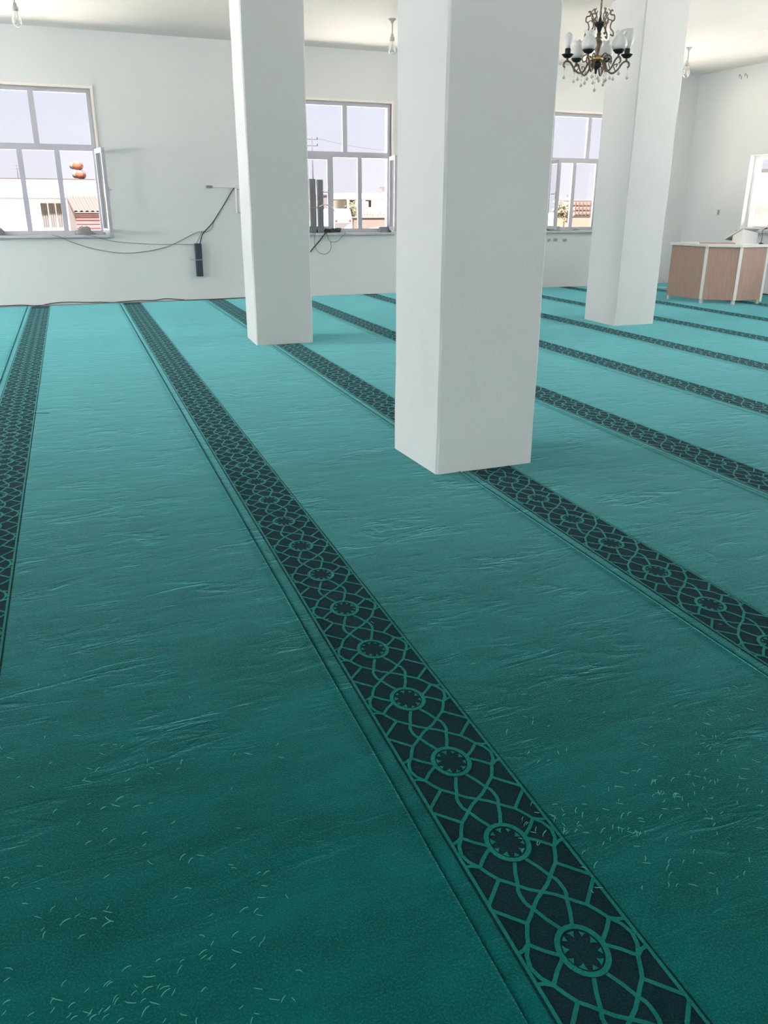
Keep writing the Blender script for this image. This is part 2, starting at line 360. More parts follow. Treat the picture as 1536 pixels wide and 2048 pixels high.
# ------------------------------------------------------------------ windows
def frame_M(kind):
    if kind == 'back': return Matrix(((1, 0, 0, 0), (0, 1, 0, Y_B), (0, 0, 1, 0), (0, 0, 0, 1)))       # a->x, d->y (outwards +)
    if kind == 'right': return Matrix(((0, 1, 0, X_R), (1, 0, 0, 0), (0, 0, 1, 0), (0, 0, 0, 1)))
    if kind == 'front': return Matrix(((1, 0, 0, 0), (0, -1, 0, Y_F), (0, 0, 1, 0), (0, 0, 0, 1)))
    return Matrix(((0, -1, 0, X_L), (1, 0, 0, 0), (0, 0, 1, 0), (0, 0, 0, 1)))
def sash(parent, name, hinge, ang, width, z0, z1, M, hand=1, handle=True):
    """casement leaf; hinge=(a,d), ang = opening angle into the room, hand=+1 leaf extends to +a from the hinge"""
    def loc(u, t, z):   # u along the leaf, t thickness
        ca, sa = math.cos(ang), math.sin(ang)
        return M @ Vector((hinge[0]+hand*(u*ca)+hand*t*sa*0.0 + (-hand*sa*t), hinge[1]-u*sa+(-ca*t), z))
    def b(mb, u0, u1, t0, t1, za, zb):
        vs = [loc(u, t, z) for z in (za, zb) for (u, t) in ((u0, t0), (u1, t0), (u1, t1), (u0, t1))]
        mb.add(vs, [(3,2,1,0),(4,5,6,7),(0,1,5,4),(1,2,6,5),(2,3,7,6),(3,0,4,7)])
    f = MB(); w_ = 0.062
    b(f, 0, w_, 0, 0.05, z0, z1); b(f, width-w_, width, 0, 0.05, z0, z1)
    b(f, w_, width-w_, 0, 0.05, z0, z0+w_); b(f, w_, width-w_, 0, 0.05, z1-w_, z1)
    so = fix(f.build(name, PVC, parent))
    g = MB(); b(g, w_, width-w_, 0.026, 0.032, z0+w_, z1-w_); fix(g.build('pane', PANE, so))
    if handle:
        h = MB(); zm = z0+0.5*(z1-z0); b(h, width-0.045, width-0.02, 0.05, 0.065, zm-0.06, zm+0.06)
        b(h, width-0.042, width-0.023, 0.065, 0.095, zm+0.005, zm+0.03); b(h, width-0.155, width-0.023, 0.085, 0.102, zm+0.008, zm+0.027)
        fix(h.build('handle', STEEL, so))
    return so
def window(name, kind, c, z0, z1, transom, trim=True, opened=None, closed_leaf=None, d0=0.03, PVC=PVC):
    M = frame_M(kind); r = struct(bpy.data.objects.new(name, None)); C.objects.link(r); r.empty_display_size = 0.1
    d1 = d0+0.045; fw = 0.065
    f = MB(); B = lambda a0, a1, za, zb, e0=d0, e1=d1: f.box((a0, e0, za), (a1, e1, zb), M)
    B(c-HW, c-HW+fw, z0, z1); B(c+HW-fw, c+HW, z0, z1); B(c-HW+fw, c+HW-fw, z0, z0+fw); B(c-HW+fw, c+HW-fw, z1-fw, z1)
    cols = [(-HW+fw, -0.302), (-0.228, 0.228), (0.302, HW-fw)]
    top = transom-0.045 if transom else z1-fw
    for a in (-0.265, 0.265): B(c+a-0.038, c+a+0.038, z0+fw, top)
    if transom:
        B(c-HW+fw, c+HW-fw, transom-0.045, transom+0.045); B(c-0.04, c+0.04, transom+0.045, z1-fw)
    fix(f.build('frame', PVC, r))
    gm = lambda a0, a1, za, zb: fix(MB().box((c+a0, d0+0.036, za), (c+a1, d0+0.041, zb), M).build('pane', PANE, r))
    if transom:
        gm(-HW+fw, -0.04, transom+0.045, z1-fw); gm(0.04, HW-fw, transom+0.045, z1-fw)
    for i, (a0, a1) in enumerate(cols):
        if opened and opened[0] == i:
            hand = 1 if i == 0 else -1; hinge = (c+a0-0.03 if i == 0 else c+a1+0.03, d0-0.004)
            sash(r, 'open_casement', hinge, opened[1], a1-a0+0.05, z0+fw-0.03, top+0.03, M, hand)
        elif closed_leaf == i:
            sash(r, 'closed_casement', (c+a0-0.02, d0-0.002), 0.0, a1-a0+0.04, z0+fw-0.02, top+0.02, M, 1)
        else: gm(a0, a1, z0+fw, top)
    if trim:
        t = MB()
        t.box((c-HW-0.035, -0.018, z1), (c+HW+0.035, d0, z1+0.036), M)
        t.box((c-HW-0.035, -0.018, z0+0.0), (c-HW, d0, z1), M); t.box((c+HW, -0.018, z0+0.0), (c+HW+0.035, d0, z1), M)
        fix(t.build('plaster_edge', PLASTER, r))
    fix(MB().bbox((c-HW-0.06, -0.065, z0-0.045), (c+HW+0.06, d0+0.1, z0), 0.008, M).build('window_sill', MARBLE, r))
    return r
window('window_1', 'back', BACK_W[0], *WIN_Z, 2.335, opened=(2, math.radians(97)))
window('window_2', 'back', BACK_W[1], *WIN_Z, 2.335, opened=(2, math.radians(79)), closed_leaf=0)
window('window_3', 'back', BACK_W[2], *WIN_Z, 2.335, opened=(0, math.radians(101)))
window('window_4', 'right', 11.90, *RW_Z, None, trim=False, d0=0.11, PVC=PVCW)
window('window_5', 'right', 6.95, *RW_Z, None, trim=False, d0=0.13)
window('window_6', 'right', 2.0, *RW_Z, None, trim=False, d0=0.13)
window('window_7', 'back', -4.85, *WIN_Z, 2.335)
for i, c in enumerate((1.9, 6.9, 11.85)): window('window_%d' % (8+i), 'left', c, *WIN_Z, 2.335)

for i, c in enumerate((-3.0, 2.3, 7.6)): window('window_%d' % (11+i), 'front', c, *WIN_Z, 2.335)

# ------------------------------------------------------------------ pillars
PILLARS = [((1.98, 4.17, 2.66, 4.80), 'near white pillar in the middle, rough plastered and tallest in the photo'),
           ((2.11, 9.28, 2.79, 9.97), 'white square pillar left of the near pillar, before the middle window'),
           ((6.97, 9.21, 7.65, 9.98), 'white square pillar at the right behind the chandelier')]
QUADS = {198: [(1.997, 4.17), (2.66, 4.18), (2.65, 4.80), (1.98, 4.80)], 211: [(2.11, 9.28), (2.785, 9.28), (2.79, 9.95), (2.15, 9.95)],
         697: [(7.0, 9.21), (7.65, 9.20), (7.68, 9.98), (7.055, 9.98)]}
for (x0, y0, x1, y1), lab in PILLARS:
    cx_, cy_ = (x0+x1)/2, (y0+y1)/2
    hx, hy = (x1-x0)/2, (y1-y0)/2
    mb = MB(); n = 14; b = 0.014
    quad = QUADS[round(x0*100)]; ring = []
    for i in range(4):                      # slightly out-of-square shaft with worn arrises
        p_ = Vector(quad[i]); pa = Vector(quad[i-1]); pb = Vector(quad[(i+1) % 4])
        for q_ in (p_+(pa-p_).normalized()*b, p_+(pb-p_).normalized()*b): ring.append((q_.x-cx_, q_.y-cy_))
    vs = []; rr = random.Random(int(x0*100))
    for i in range(n+1):
        z = -0.012+(Z_C+0.012)*i/n
        for (px, py) in ring: vs.append((px+rr.uniform(-.003, .003), py+rr.uniform(-.003, .003), z))
    fs = [(i*8+j, i*8+(j+1) % 8, (i+1)*8+(j+1) % 8, (i+1)*8+j) for i in range(n) for j in range(8)]
    mb.add(vs, fs+[tuple(range(8))[::-1], tuple(n*8+j for j in range(8))])
    tag(mb.build('square_pillar', PILL, loc=(cx_, cy_, 0)), lab, 'pillar')

# ------------------------------------------------------------------ carpet runners (rolls laid side by side, seam to seam)
PHI, PITCHW, WB, U0, Q, S0 = 0.0237, 1.3994, 0.2833, -0.684, 0.3382, 1.410
NV = Vector((math.cos(PHI), -math.sin(PHI))); TV = Vector((math.sin(PHI), math.cos(PHI)))
def W(u, s, z=0.0): return (NV.x*u+TV.x*s, NV.y*u+TV.y*s, z)
def s_at_Y(u, Y): return (Y-NV.y*u)/TV.y
SEAM = 0.052
# lattice of one period, in metres: x from the band's centre line, y along the band from a medallion's centre
w2 = WB; q = Q
def quarter():
    A = lambda t, s: (t*w2, s*q)
    K = A(0.155, 0.395); I = A(0, 0.5); Mn = A(0.275, 0.300); N = A(0.366, 0.155); N2 = A(0.452, 0.0)
    return [[A(0.055, 0.195), A(0.11, 0.29), K], [K, A(0.085, 0.452), I], [K, A(0.180, 0.432), A(0.188, 0.468), A(0.188, 0.5)],
            [K, A(0.215, 0.345), Mn], [Mn, A(0.38, 0.392), A(0.478, 0.478), ], [Mn, A(0.322, 0.232), N], [N, A(0.425, 0.085), N2],
            [N, A(0.28, 0.078), A(0.185, 0.012)], [N, A(0.425, 0.125), A(0.485, 0.114)]]
LW = 0.0096
def ribbon(vs, fs, pts, wd, z):
    o = len(vs); k = len(pts)
    for i, (x, y) in enumerate(pts):
        a = pts[max(i-1, 0)]; b = pts[min(i+1, k-1)]; dx, dy = b[0]-a[0], b[1]-a[1]; L = math.hypot(dx, dy) or 1
        vs.append((x-dy/L*wd/2, y+dx/L*wd/2, z)); vs.append((x+dy/L*wd/2, y-dx/L*wd/2, z))
    for i in range(k-1): fs.append((o+2*i, o+2*i+1, o+2*i+3, o+2*i+2))
def period_geo():
    vs, fs = [], []
    for sx_ in (1, -1):
        for sy_ in (1, -1):
            for li, ln in enumerate(quarter()): ribbon(vs, fs, [(x*sx_, y*sy_) for x, y in ln], LW, 0.00003*(li*4+(sx_ > 0)+2*(sy_ > 0)))
    n = 28; rx, ry = 0.0510, 0.0620
    o = len(vs)
    for j in range(n):
        a = 2*PI*j/n
        for k_ in (-1, 1): vs.append(((rx+k_*0.0064)*math.cos(a), (ry+k_*0.0064)*math.sin(a), 0.0014))
    for j in range(n): fs.append((o+2*j, o+2*j+1, o+2*((j+1) % n)+1, o+2*((j+1) % n)))
    # ten small petals left between the points of the dark star
    for j in range(10):
        a = 2*PI*(j+0.5)/10; da = 0.235 if j % 2 == 0 else 0.17; r0, r1, rm = 0.0415, 0.0275 if j % 2 == 0 else 0.031, 0.036
        e = ry/rx; o = len(vs)
        for rr_, aa in ((r0, a-da), (r0, a), (r0, a+da), (rm, a+da*0.55), (r1, a), (rm, a-da*0.55)):
            vs.append((rr_*math.cos(aa), rr_*e*math.sin(aa), 0.0003))
        fs.append(tuple(range(o, o+6)))
    return vs, fs
PV, PF = period_geo()
PHASE = {0: 0.27, 1: 0.0, 2: 0.395, 3: 0.775}
RUN_LAB = {-2: 'teal carpet runner along the far left, left of the leftmost patterned border',
           -1: 'teal carpet runner left of the leftmost patterned border, at the left edge of the photo',
           0: 'teal carpet runner with the border running down the left edge under the left window',
           1: 'teal carpet runner with the large-medallion border running from left back to the bottom right corner',
           2: 'teal carpet runner whose dark border passes under both the near pillar and the one behind',
           3: 'teal carpet runner with the first dark border emerging to the right of the near pillar',
           4: 'teal carpet runner with the second dark border right of the near pillar',
           5: 'teal carpet runner whose dark border passes just before the foot of the right pillar',
           6: 'teal carpet runner with the border ending behind the right pillar, before the desk',
           7: 'teal carpet runner with the thin-looking border just in front of the brown desk',
           8: 'teal carpet runner lying under the curved brown desk',
           9: 'narrow teal carpet runner along the right wall behind the brown desk'}
def in_pillar(u, s, e=0.01):
    x, y, _ = W(u, s)
    return any(x0+e < x < x1-e and y0+e < y < y1-e for (x0, y0, x1, y1), _l in PILLARS)
for k in range(-1, 10):
    ul = U0+k*PITCHW-SEAM; ur = ul+PITCHW
    if k == 9: ur = X_R+0.02
    lab = RUN_LAB.get(k)
    grid_u = [0.0, 0.004, 0.012, 0.024, SEAM-0.005]            # rolled left edge, then the plain margin
    field_u = [SEAM+WB+0.005+i*(PITCHW-SEAM-WB-0.005-0.024)/8 for i in range(8)]+[PITCHW-0.045, PITCHW-0.024, PITCHW-0.011, PITCHW-0.003, PITCHW]
    prof = {0.0: -0.005, 0.004: -0.0015, 0.012: 0.0004, 0.024: 0.0}
    def zz(u):
        if u in prof: return prof[u]
        if abs(u-(PITCHW-0.024)) < 1e-6: return 0.0008
        if abs(u-(PITCHW-0.011)) < 1e-6: return 0.0042
        if abs(u-(PITCHW-0.003)) < 1e-6: return 0.003
        if u == PITCHW: return -0.005
        return 0.0
    def patch_mesh(name, us, mt, par, zf, ns=66):
        vs = []; fs = []; lim = (X_R-0.002)
        us = [min(u, (X_R-0.30*0)-ul) if False else u for u in us]
        for j in range(ns+1):
            for u in us:
                uu = ul+u; sa, sb = s_at_Y(uu, Y_F+0.003), s_at_Y(uu, Y_B-0.003)
                x, y, _ = W(uu, sa+(sb-sa)*j/ns)
                x = min(x, lim); x = max(x, X_L+0.002)
                vs.append((x, y, zf(u)))
        m_ = len(us)
        for j in range(ns):
            for i in range(m_-1):
                cu = ul+(us[i]+us[i+1])/2; sa = s_at_Y(cu, Y_F+0.003); sb = s_at_Y(cu, Y_B-0.003)
                # leave the pillar feet out
                if in_pillar(cu, sa+(sb-sa)*(j+0.5)/ns, 0.17): continue
                fs.append((j*m_+i, j*m_+i+1, (j+1)*m_+i+1, (j+1)*m_+i))
        return MB().add(vs, fs, True).build(name, mt, par)
    if lab is None: lab = 'teal carpet runner on the left side of the hall, outside the photo'
    x_, y_, _ = W(ul+0.7, 6.0)
    root = thing('carpet_runner', lab, 'carpet', (0, 0, 0), 0, 'carpet runners laid side by side across the hall')
    patch_mesh('pile_margin', grid_u, TEAL, root, zz)
    if k < 9: patch_mesh('pile_field', field_u, TEAL, root, zz)
    else: patch_mesh('pile_field', field_u[:5], TEAL, root, zz)
    band = patch_mesh('border_band', [SEAM-0.005, SEAM+WB/2, SEAM+WB+0.005], GROOVE, root, lambda u: -0.0012)
    patch_mesh('border_ground', [SEAM+0.0035, SEAM+WB/2, SEAM+WB-0.0035], NAVY, root, lambda u: -0.0007)
    # lattice: medallions, arcs and the two edge lines
    ph = PHASE.get(k, (k*0.37) % 1.0); uc = ul+SEAM+WB/2
    sa, sb = s_at_Y(uc, Y_F+0.05), s_at_Y(uc, Y_B-0.05)
    vs = []; fs = []
    i0 = int((S0-sb)/Q-2); i1 = int((S0-sa)/Q+2)
    for i in range(i0, i1+1):
        sc_ = S0-Q*(i+ph)
        if sc_-Q*0.5 < sa or sc_+Q*0.5 > sb: continue
        xx, yy, _ = W(uc, sc_)
        if in_pillar(uc, sc_, 0.12): continue
        if (k < 0 and sc_ < 3.0) or xx > X_R-0.15: continue
        o = len(vs); vs += [W(uc+px, sc_+py, pz) for px, py, pz in PV]; fs += [tuple(a+o for a in f) for f in PF]
    for e in (-1, 1):
        ln = []; n = 70
        for j in range(n+1): ln.append((uc+e*(WB/2-0.0055), sa+(sb-sa)*j/n))
        o = len(vs); tv, tf = [], []
        ribbon(tv, tf, ln, 0.0085, 0.0016); vs += [(min(W(a, b_)[0], X_R-0.003), W(a, b_)[1], z_) for a, b_, z_ in tv]; fs += [tuple(a+o for a in f) for f in tf]
    me = MB().add(vs, fs).build('border_lattice', LINE, root)

# ------------------------------------------------------------------ yarn clippings on the carpet
YPTS = """-0.193,2.274 -0.100,2.247 -0.034,2.170 0.001,2.160 0.020,2.142 -0.038,2.128 -0.312,2.267 -0.287,2.205 -0.262,2.105 -0.226,2.047 -0.178,2.139 0.083,2.048 0.051,2.048 0.028,2.049 0.089,2.010 0.173,2.006 0.159,1.977 0.105,1.977 -0.076,2.071 -0.054,2.059 -0.092,2.026 -0.082,2.015 0.022,1.980 0.359,1.972 0.322,1.987 0.450,1.985 0.445,1.921 0.284,1.841 -0.083,1.919 -0.050,1.888 -0.018,1.886 -0.006,1.910 0.034,1.862 0.070,1.862 -0.169,1.923 -0.113,1.852 -0.051,1.802 -0.093,1.770 -0.036,1.755 0.037,1.712 0.042,1.752 0.115,1.765 0.269,1.683 0.043,1.646 0.120,1.634 0.163,1.624 0.226,1.567 0.230,1.553 0.282,1.516 -0.206,1.732 -0.279,1.720 -0.261,1.692 -0.209,1.658 -0.058,1.639 -0.128,1.594 0.117,1.531 0.086,1.515 0.285,1.473 0.271,1.442 0.327,1.424 -0.237,1.622 -0.179,1.584 -0.210,1.572 -0.127,1.543 -0.062,1.542 -0.063,1.530 -0.094,1.520 -0.061,1.506 -0.068,1.495 -0.153,1.535 -0.200,1.533 -0.197,1.516 -0.121,1.480 0.153,1.435 0.226,1.422 0.251,1.409 0.255,1.395 0.125,1.385 0.142,1.358 0.193,1.363 0.227,1.339 0.249,1.329 0.239,1.318 0.119,1.343 0.118,1.331 0.129,1.323 0.133,1.324 0.187,1.319 0.074,1.338 0.027,1.358 0.173,1.286 -0.266,1.451 -0.269,1.426 -0.037,1.362 0.067,1.319 0.005,1.326 0.298,1.223 -0.160,1.374 -0.077,1.340 -0.072,1.337 -0.117,1.340 -0.022,1.313 -0.028,1.298 -0.002,1.295 0.021,1.295 0.032,1.287 0.032,1.275 0.047,1.270 -0.064,1.300 -0.062,1.292 -0.036,1.278 -0.012,1.274 0.008,1.259 0.105,1.254 0.209,1.215 0.234,1.179 0.251,1.173 0.270,1.165 -0.182,1.340 -0.174,1.340 -0.268,1.370 -0.146,1.316 -0.182,1.318 -0.272,1.347 -0.222,1.324 -0.152,1.294 -0.143,1.285 -0.119,1.288 -0.113,1.285 -0.108,1.274 -0.111,1.272 -0.093,1.281 -0.081,1.281 -0.085,1.265 -0.059,1.246 -0.011,1.248 0.168,1.187 0.194,1.162 0.059,1.213 0.021,1.214 0.181,1.149 0.081,1.188 0.136,1.616 0.300,1.511 1.210,1.837 1.229,1.821 1.215,1.800 1.253,1.769 1.117,1.788 1.389,1.858 1.454,1.766 1.689,1.710 1.600,1.706 1.620,1.661 1.541,1.649 1.754,1.634 1.780,1.649 1.838,1.596 1.798,1.591 1.717,1.601 1.717,1.594 1.651,1.572 1.661,1.554 1.687,1.542 1.694,1.537 1.725,1.543 1.632,1.525 1.640,1.512 1.659,1.508 1.672,1.509 1.637,1.498 1.470,1.585 1.491,1.570 1.588,1.493 1.655,1.471 1.458,1.527 1.679,1.442 1.616,1.446 1.207,1.644 1.236,1.647 1.124,1.677 1.131,1.631 1.161,1.625 1.720,1.397 1.715,1.407 1.665,1.387 1.331,1.500 1.363,1.497 1.375,1.492 1.383,1.445 1.391,1.444 1.387,1.436 1.378,1.435 1.415,1.452 1.439,1.426 1.493,1.428 1.504,1.434 1.513,1.412 1.554,1.424 1.528,1.398 1.531,1.381 1.539,1.374 1.553,1.378 1.621,1.366 1.625,1.358 1.590,1.340 1.600,1.316 1.631,1.296 1.479,1.388 1.492,1.366 1.456,1.359 1.327,1.446 1.272,1.459 1.280,1.458 1.249,1.459 1.190,1.494 1.367,1.397 1.376,1.397 1.376,1.390 1.363,1.395 1.345,1.393 1.400,1.373 1.409,1.373 1.404,1.364 1.411,1.354 1.400,1.369 1.358,1.365 1.246,1.411 1.240,1.400 1.409,1.329 1.488,1.327 1.482,1.327 1.537,1.286 1.585,1.255 1.468,1.271 1.436,1.293 1.339,1.338 1.371,1.326 1.191,1.395 1.151,1.432 1.116,1.419 1.076,1.460 1.083,1.435 1.075,1.417 1.048,1.428 1.047,1.418 1.043,1.411 1.055,1.386 1.047,1.358 1.044,1.364 1.045,1.371 1.073,1.356 1.122,1.399 1.094,1.379 1.092,1.369 1.092,1.343 1.149,1.372 1.138,1.333 1.168,1.333 1.218,1.359 1.239,1.358 1.185,1.323 1.184,1.315 1.180,1.323 1.202,1.313 1.208,1.297 1.217,1.293 1.211,1.289 1.219,1.289 1.199,1.302 1.234,1.288 1.255,1.332 1.252,1.323 1.309,1.319 1.422,1.267 1.431,1.265 1.419,1.244 1.403,1.218 1.520,1.191 1.404,1.179 1.137,1.300 1.111,1.294 1.184,1.255 1.269,1.247 1.332,1.230 1.305,1.189 1.047,1.286 1.051,1.242 1.176,1.214 1.170,1.201 1.226,1.185 1.209,1.171 1.200,1.151 1.258,1.172 1.293,1.153 1.293,1.117 1.368,1.088 1.344,1.086 1.412,1.117 1.174,1.127 1.192,1.118 1.228,1.105 1.110,1.142 1.268,1.069 0.968,1.445 0.965,1.426 0.980,1.400 0.967,1.392 0.992,1.378 0.957,1.355 0.959,1.352 0.911,1.349 0.926,1.385 1.014,1.451 1.018,1.243 1.016,1.180 0.995,1.176 0.969,1.425 1.019,1.486 0.829,2.674 1.165,2.261 1.202,2.178 1.401,2.058 1.357,2.044 1.270,1.948 0.248,2.332 0.546,2.541 -0.212,2.589 -0.127,2.618 0.101,2.630 1.694,2.856 1.698,2.695 1.741,2.502 0.983,2.588 2.151,1.913 2.221,2.087 2.345,2.365 2.027,2.366 2.335,2.641 2.453,2.323 2.856,4.107 2.855,3.996 2.868,3.936 2.752,3.896 2.585,3.721 2.797,3.611 2.680,3.518 2.745,3.404 2.376,3.380 2.285,3.111 1.809,1.478 1.900,1.610 1.952,1.728 0.969,3.769"""
pts = [tuple(map(float, t.split(','))) for t in YPTS.split()]
pts.sort(key=lambda p: p[0]**2+p[1]**2)
def yarn_mesh(seed):
    rr = random.Random(seed); L = rr.uniform(0.011, 0.021); b = rr.uniform(-0.4, 0.4); mb = MB()
    p = [(-L/2, 0, 0.002), (-L*0.15, b*L*0.25, 0.0032), (L*0.2, b*L*0.22, 0.003), (L/2, -b*L*0.1, 0.0022)]
    return mb.tube(p, [0.0005, 0.0008, 0.0008, 0.0005], 5)
ymesh = []
for s in range(9):
    o = yarn_mesh(s).build('yarn_clipping', YARN); ymesh.append(o.data)
    if s: bpy.data.objects.remove(o)
    else: y0 = o
ry = random.Random(3)
for i, (x, y) in enumerate(pts[:296]):
    o = y0 if i == 0 else y0.copy()
    if i: C.objects.link(o)
    o.data = ymesh[i % 9]; o.location = (x, y, 0.0008); o.rotation_euler = (ry.uniform(-.1, .1), ry.uniform(-.15, .15), ry.choice((0.45, 0.6, 0.9, 2.6, ry.uniform(0, PI))))
    f_ = ry.uniform(0.8, 1.25); o.scale = (f_, f_, f_)
    tag(o, 'tiny pale green yarn clipping lying loose on the teal carpet in the foreground', 'yarn', 'loose yarn clippings on the carpet')
mb = MB()
for i, (x, y) in enumerate(pts[296:]):
    src = yarn_mesh(i % 9); a = ry.uniform(0, PI); ca, sa = math.cos(a), math.sin(a)
    mb.add([(x+vx*ca-vy*sa, y+vx*sa+vy*ca, vz+0.0005) for vx, vy, vz in src.v], src.f, True)
stuff(tag(mb.build('yarn_fluff', YARN), 'scattered pale yarn fluff on the carpet beyond the foreground, round the near pillar', 'yarn'))
tag(MB().tube(curve_pts([(-0.304, 3.933, .003), (-0.269, 3.946, .004), (-0.207, 3.962, .003), (-0.173, 3.983, .004), (-0.143, 4.02, .003)], 4), 0.0016, 5).build('loose_thread', YARN),
    'long pale thread lying across the edge of the left border on the carpet', 'thread')

tag(MB().tube(curve_pts([(-0.307, 8.009, .004), (-0.26, 7.985, .003), (-0.201, 7.944, .004)], 4), 0.003, 5).build('loose_thread', YARN), 'thin straight thread across the right edge of the left border, farther of two', 'thread')
tag(MB().tube(curve_pts([(-0.255, 6.68, .004), (-0.20, 6.66, .003), (-0.141, 6.628, .004)], 4), 0.0022, 5).build('loose_thread', CABLE), 'thin dark thread across the right edge of the left border, nearer of two', 'thread')
# ------------------------------------------------------------------ pendant bulbs
def pendant(x, y, lab):
    t = thing('pendant_bulb', lab, 'lamp', (x, y, Z_C), 0, 'bare bulbs hanging from the ceiling')
    MB().lathe([(0.004, -0.062), (0.012, -0.060), (0.022, -0.03), (0.052, -0.006), (0.055, 0.0)], 14).build('ceiling_rose', GREYP, t)
    MB().tube([(0, 0, -0.05), (0.002, 0, -0.12), (0, 0, -0.19)], 0.006, 6).build('cord', GREYC, t)
    MB().lathe([(0.008, -0.175), (0.018, -0.185), (0.021, -0.215), (0.033, -0.225), (0.035, -0.268), (0.028, -0.272)], 14).build('lamp_holder', GREYP, t)
    b = MB().lathe([(0.024, -0.265), (0.026, -0.285), (0.040, -0.315), (0.052, -0.350), (0.054, -0.380), (0.046, -0.412), (0.025, -0.432), (0.004, -0.437)], 18).build('bulb', CLEARB, t)
    f = MB()
    for e in (-1, 1): f.tube([(e*0.010, 0, -0.275), (e*0.016, 0, -0.33), (e*0.017, 0.004, -0.385)], 0.0065, 6)
    f.build('filament_rods', WHITEP, b)
    return t
pendant(0.02, 11.95, 'bare bulb hanging in the top left corner above the left window')
pendant(4.86, 11.96, 'bare bulb hanging beside the top of the near pillar, above the middle window')
pendant(10.12, 12.09, 'bare bulb hanging near the back right corner, right of the right pillar')

# ------------------------------------------------------------------ chandelier
CX, CY = 4.98, 7.2
ch = thing('chandelier', 'ornate bronze chandelier with white glass shades and crystal drops hanging before the right pillar', 'chandelier', (CX, CY, 0))
MB().lathe([(0.05, Z_C), (0.05, Z_C-0.02), (0.02, Z_C-0.06), (0.01, Z_C-0.075)], 14).build('ceiling_canopy', BRONZE, ch)
mb = MB(); z = Z_C-0.07; i = 0
while z > 3.14:
    pr = []
    for j in range(8):
        a = 2*PI*j/8; dx = 0.009*math.cos(a); dz = 0.019*math.sin(a)
        pr.append((dx if i % 2 else 0, 0 if i % 2 else dx, z-0.018+dz))
    mb.tube(pr, 0.0032, 5, closed=True); z -= 0.030; i += 1
mb.tube([(0.006, 0.004, Z_C-0.05), (0.008, -0.004, 3.5), (0.004, 0.004, 3.1)], 0.004, 5)
mb.build('chain', BRONZE, ch)
MB().lathe([(0.012, 3.005), (0.018, 3.02), (0.026, 3.045), (0.048, 3.062), (0.062, 3.078), (0.058, 3.084), (0.02, 3.088), (0.008, 3.13), (0.004, 3.14)], 20).build('top_dish', IRON, ch)
MB().lathe([(0.014, 2.80), (0.02, 2.815), (0.014, 2.83), (0.030, 2.87), (0.038, 2.91), (0.034, 2.935), (0.018, 2.95), (0.030, 2.957), (0.030, 2.965), (0.016, 2.972), (0.021, 2.99), (0.015, 3.005)], 18).build('column', BRONZE, ch)
MB().lathe([(0.030, 2.765), (0.054, 2.775), (0.060, 2.79), (0.056, 2.805), (0.040, 2.815), (0.016, 2.82)], 20).build('hub', BRASS, ch)
MB().lathe([(0.004, 2.665), (0.010, 2.67), (0.012, 2.695), (0.02, 2.71), (0.046, 2.722), (0.05, 2.742), (0.034, 2.765)], 18).build('lower_cup', IRON, ch)
for j in range(6):
    a = 2*PI*j/6+0.35; ca, sa = math.cos(a), math.sin(a)
    P2 = [(0.100, 2.985), (0.126, 2.972), (0.123, 3.005), (0.096, 3.04), (0.106, 3.085), (0.126, 3.10), (0.123, 3.135), (0.090, 3.145), (0.095, 3.178), (0.110, 3.17)]
    s_ = MB().tube(curve_pts([(r*ca, r*sa, z_) for r, z_ in P2], 5), 0.0068, 6)
    s_.tube(curve_pts([(r*ca, r*sa, z_) for r, z_ in ((0.055, 3.08), (0.08, 3.105), (0.115, 3.088))], 4), 0.0045, 5)
    s_.tube(curve_pts([(r*ca, r*sa, z_) for r, z_ in ((0.075, 3.09), (0.062, 3.13), (0.085, 3.165), (0.068, 3.19))], 4), 0.0045, 5)
    s_.build('scroll', BRONZE, ch)
def shade_profile():
    return [(0.014, 2.828), (0.040, 2.832), (0.062, 2.845), (0.069, 2.866), (0.064, 2.895), (0.050, 2.922), (0.037, 2.940), (0.034, 2.950), (0.042, 2.963), (0.049, 2.974), (0.047, 2.976), (0.032, 2.952)]
BASE = math.atan2(CY, CX)+PI            # from the chandelier towards the camera
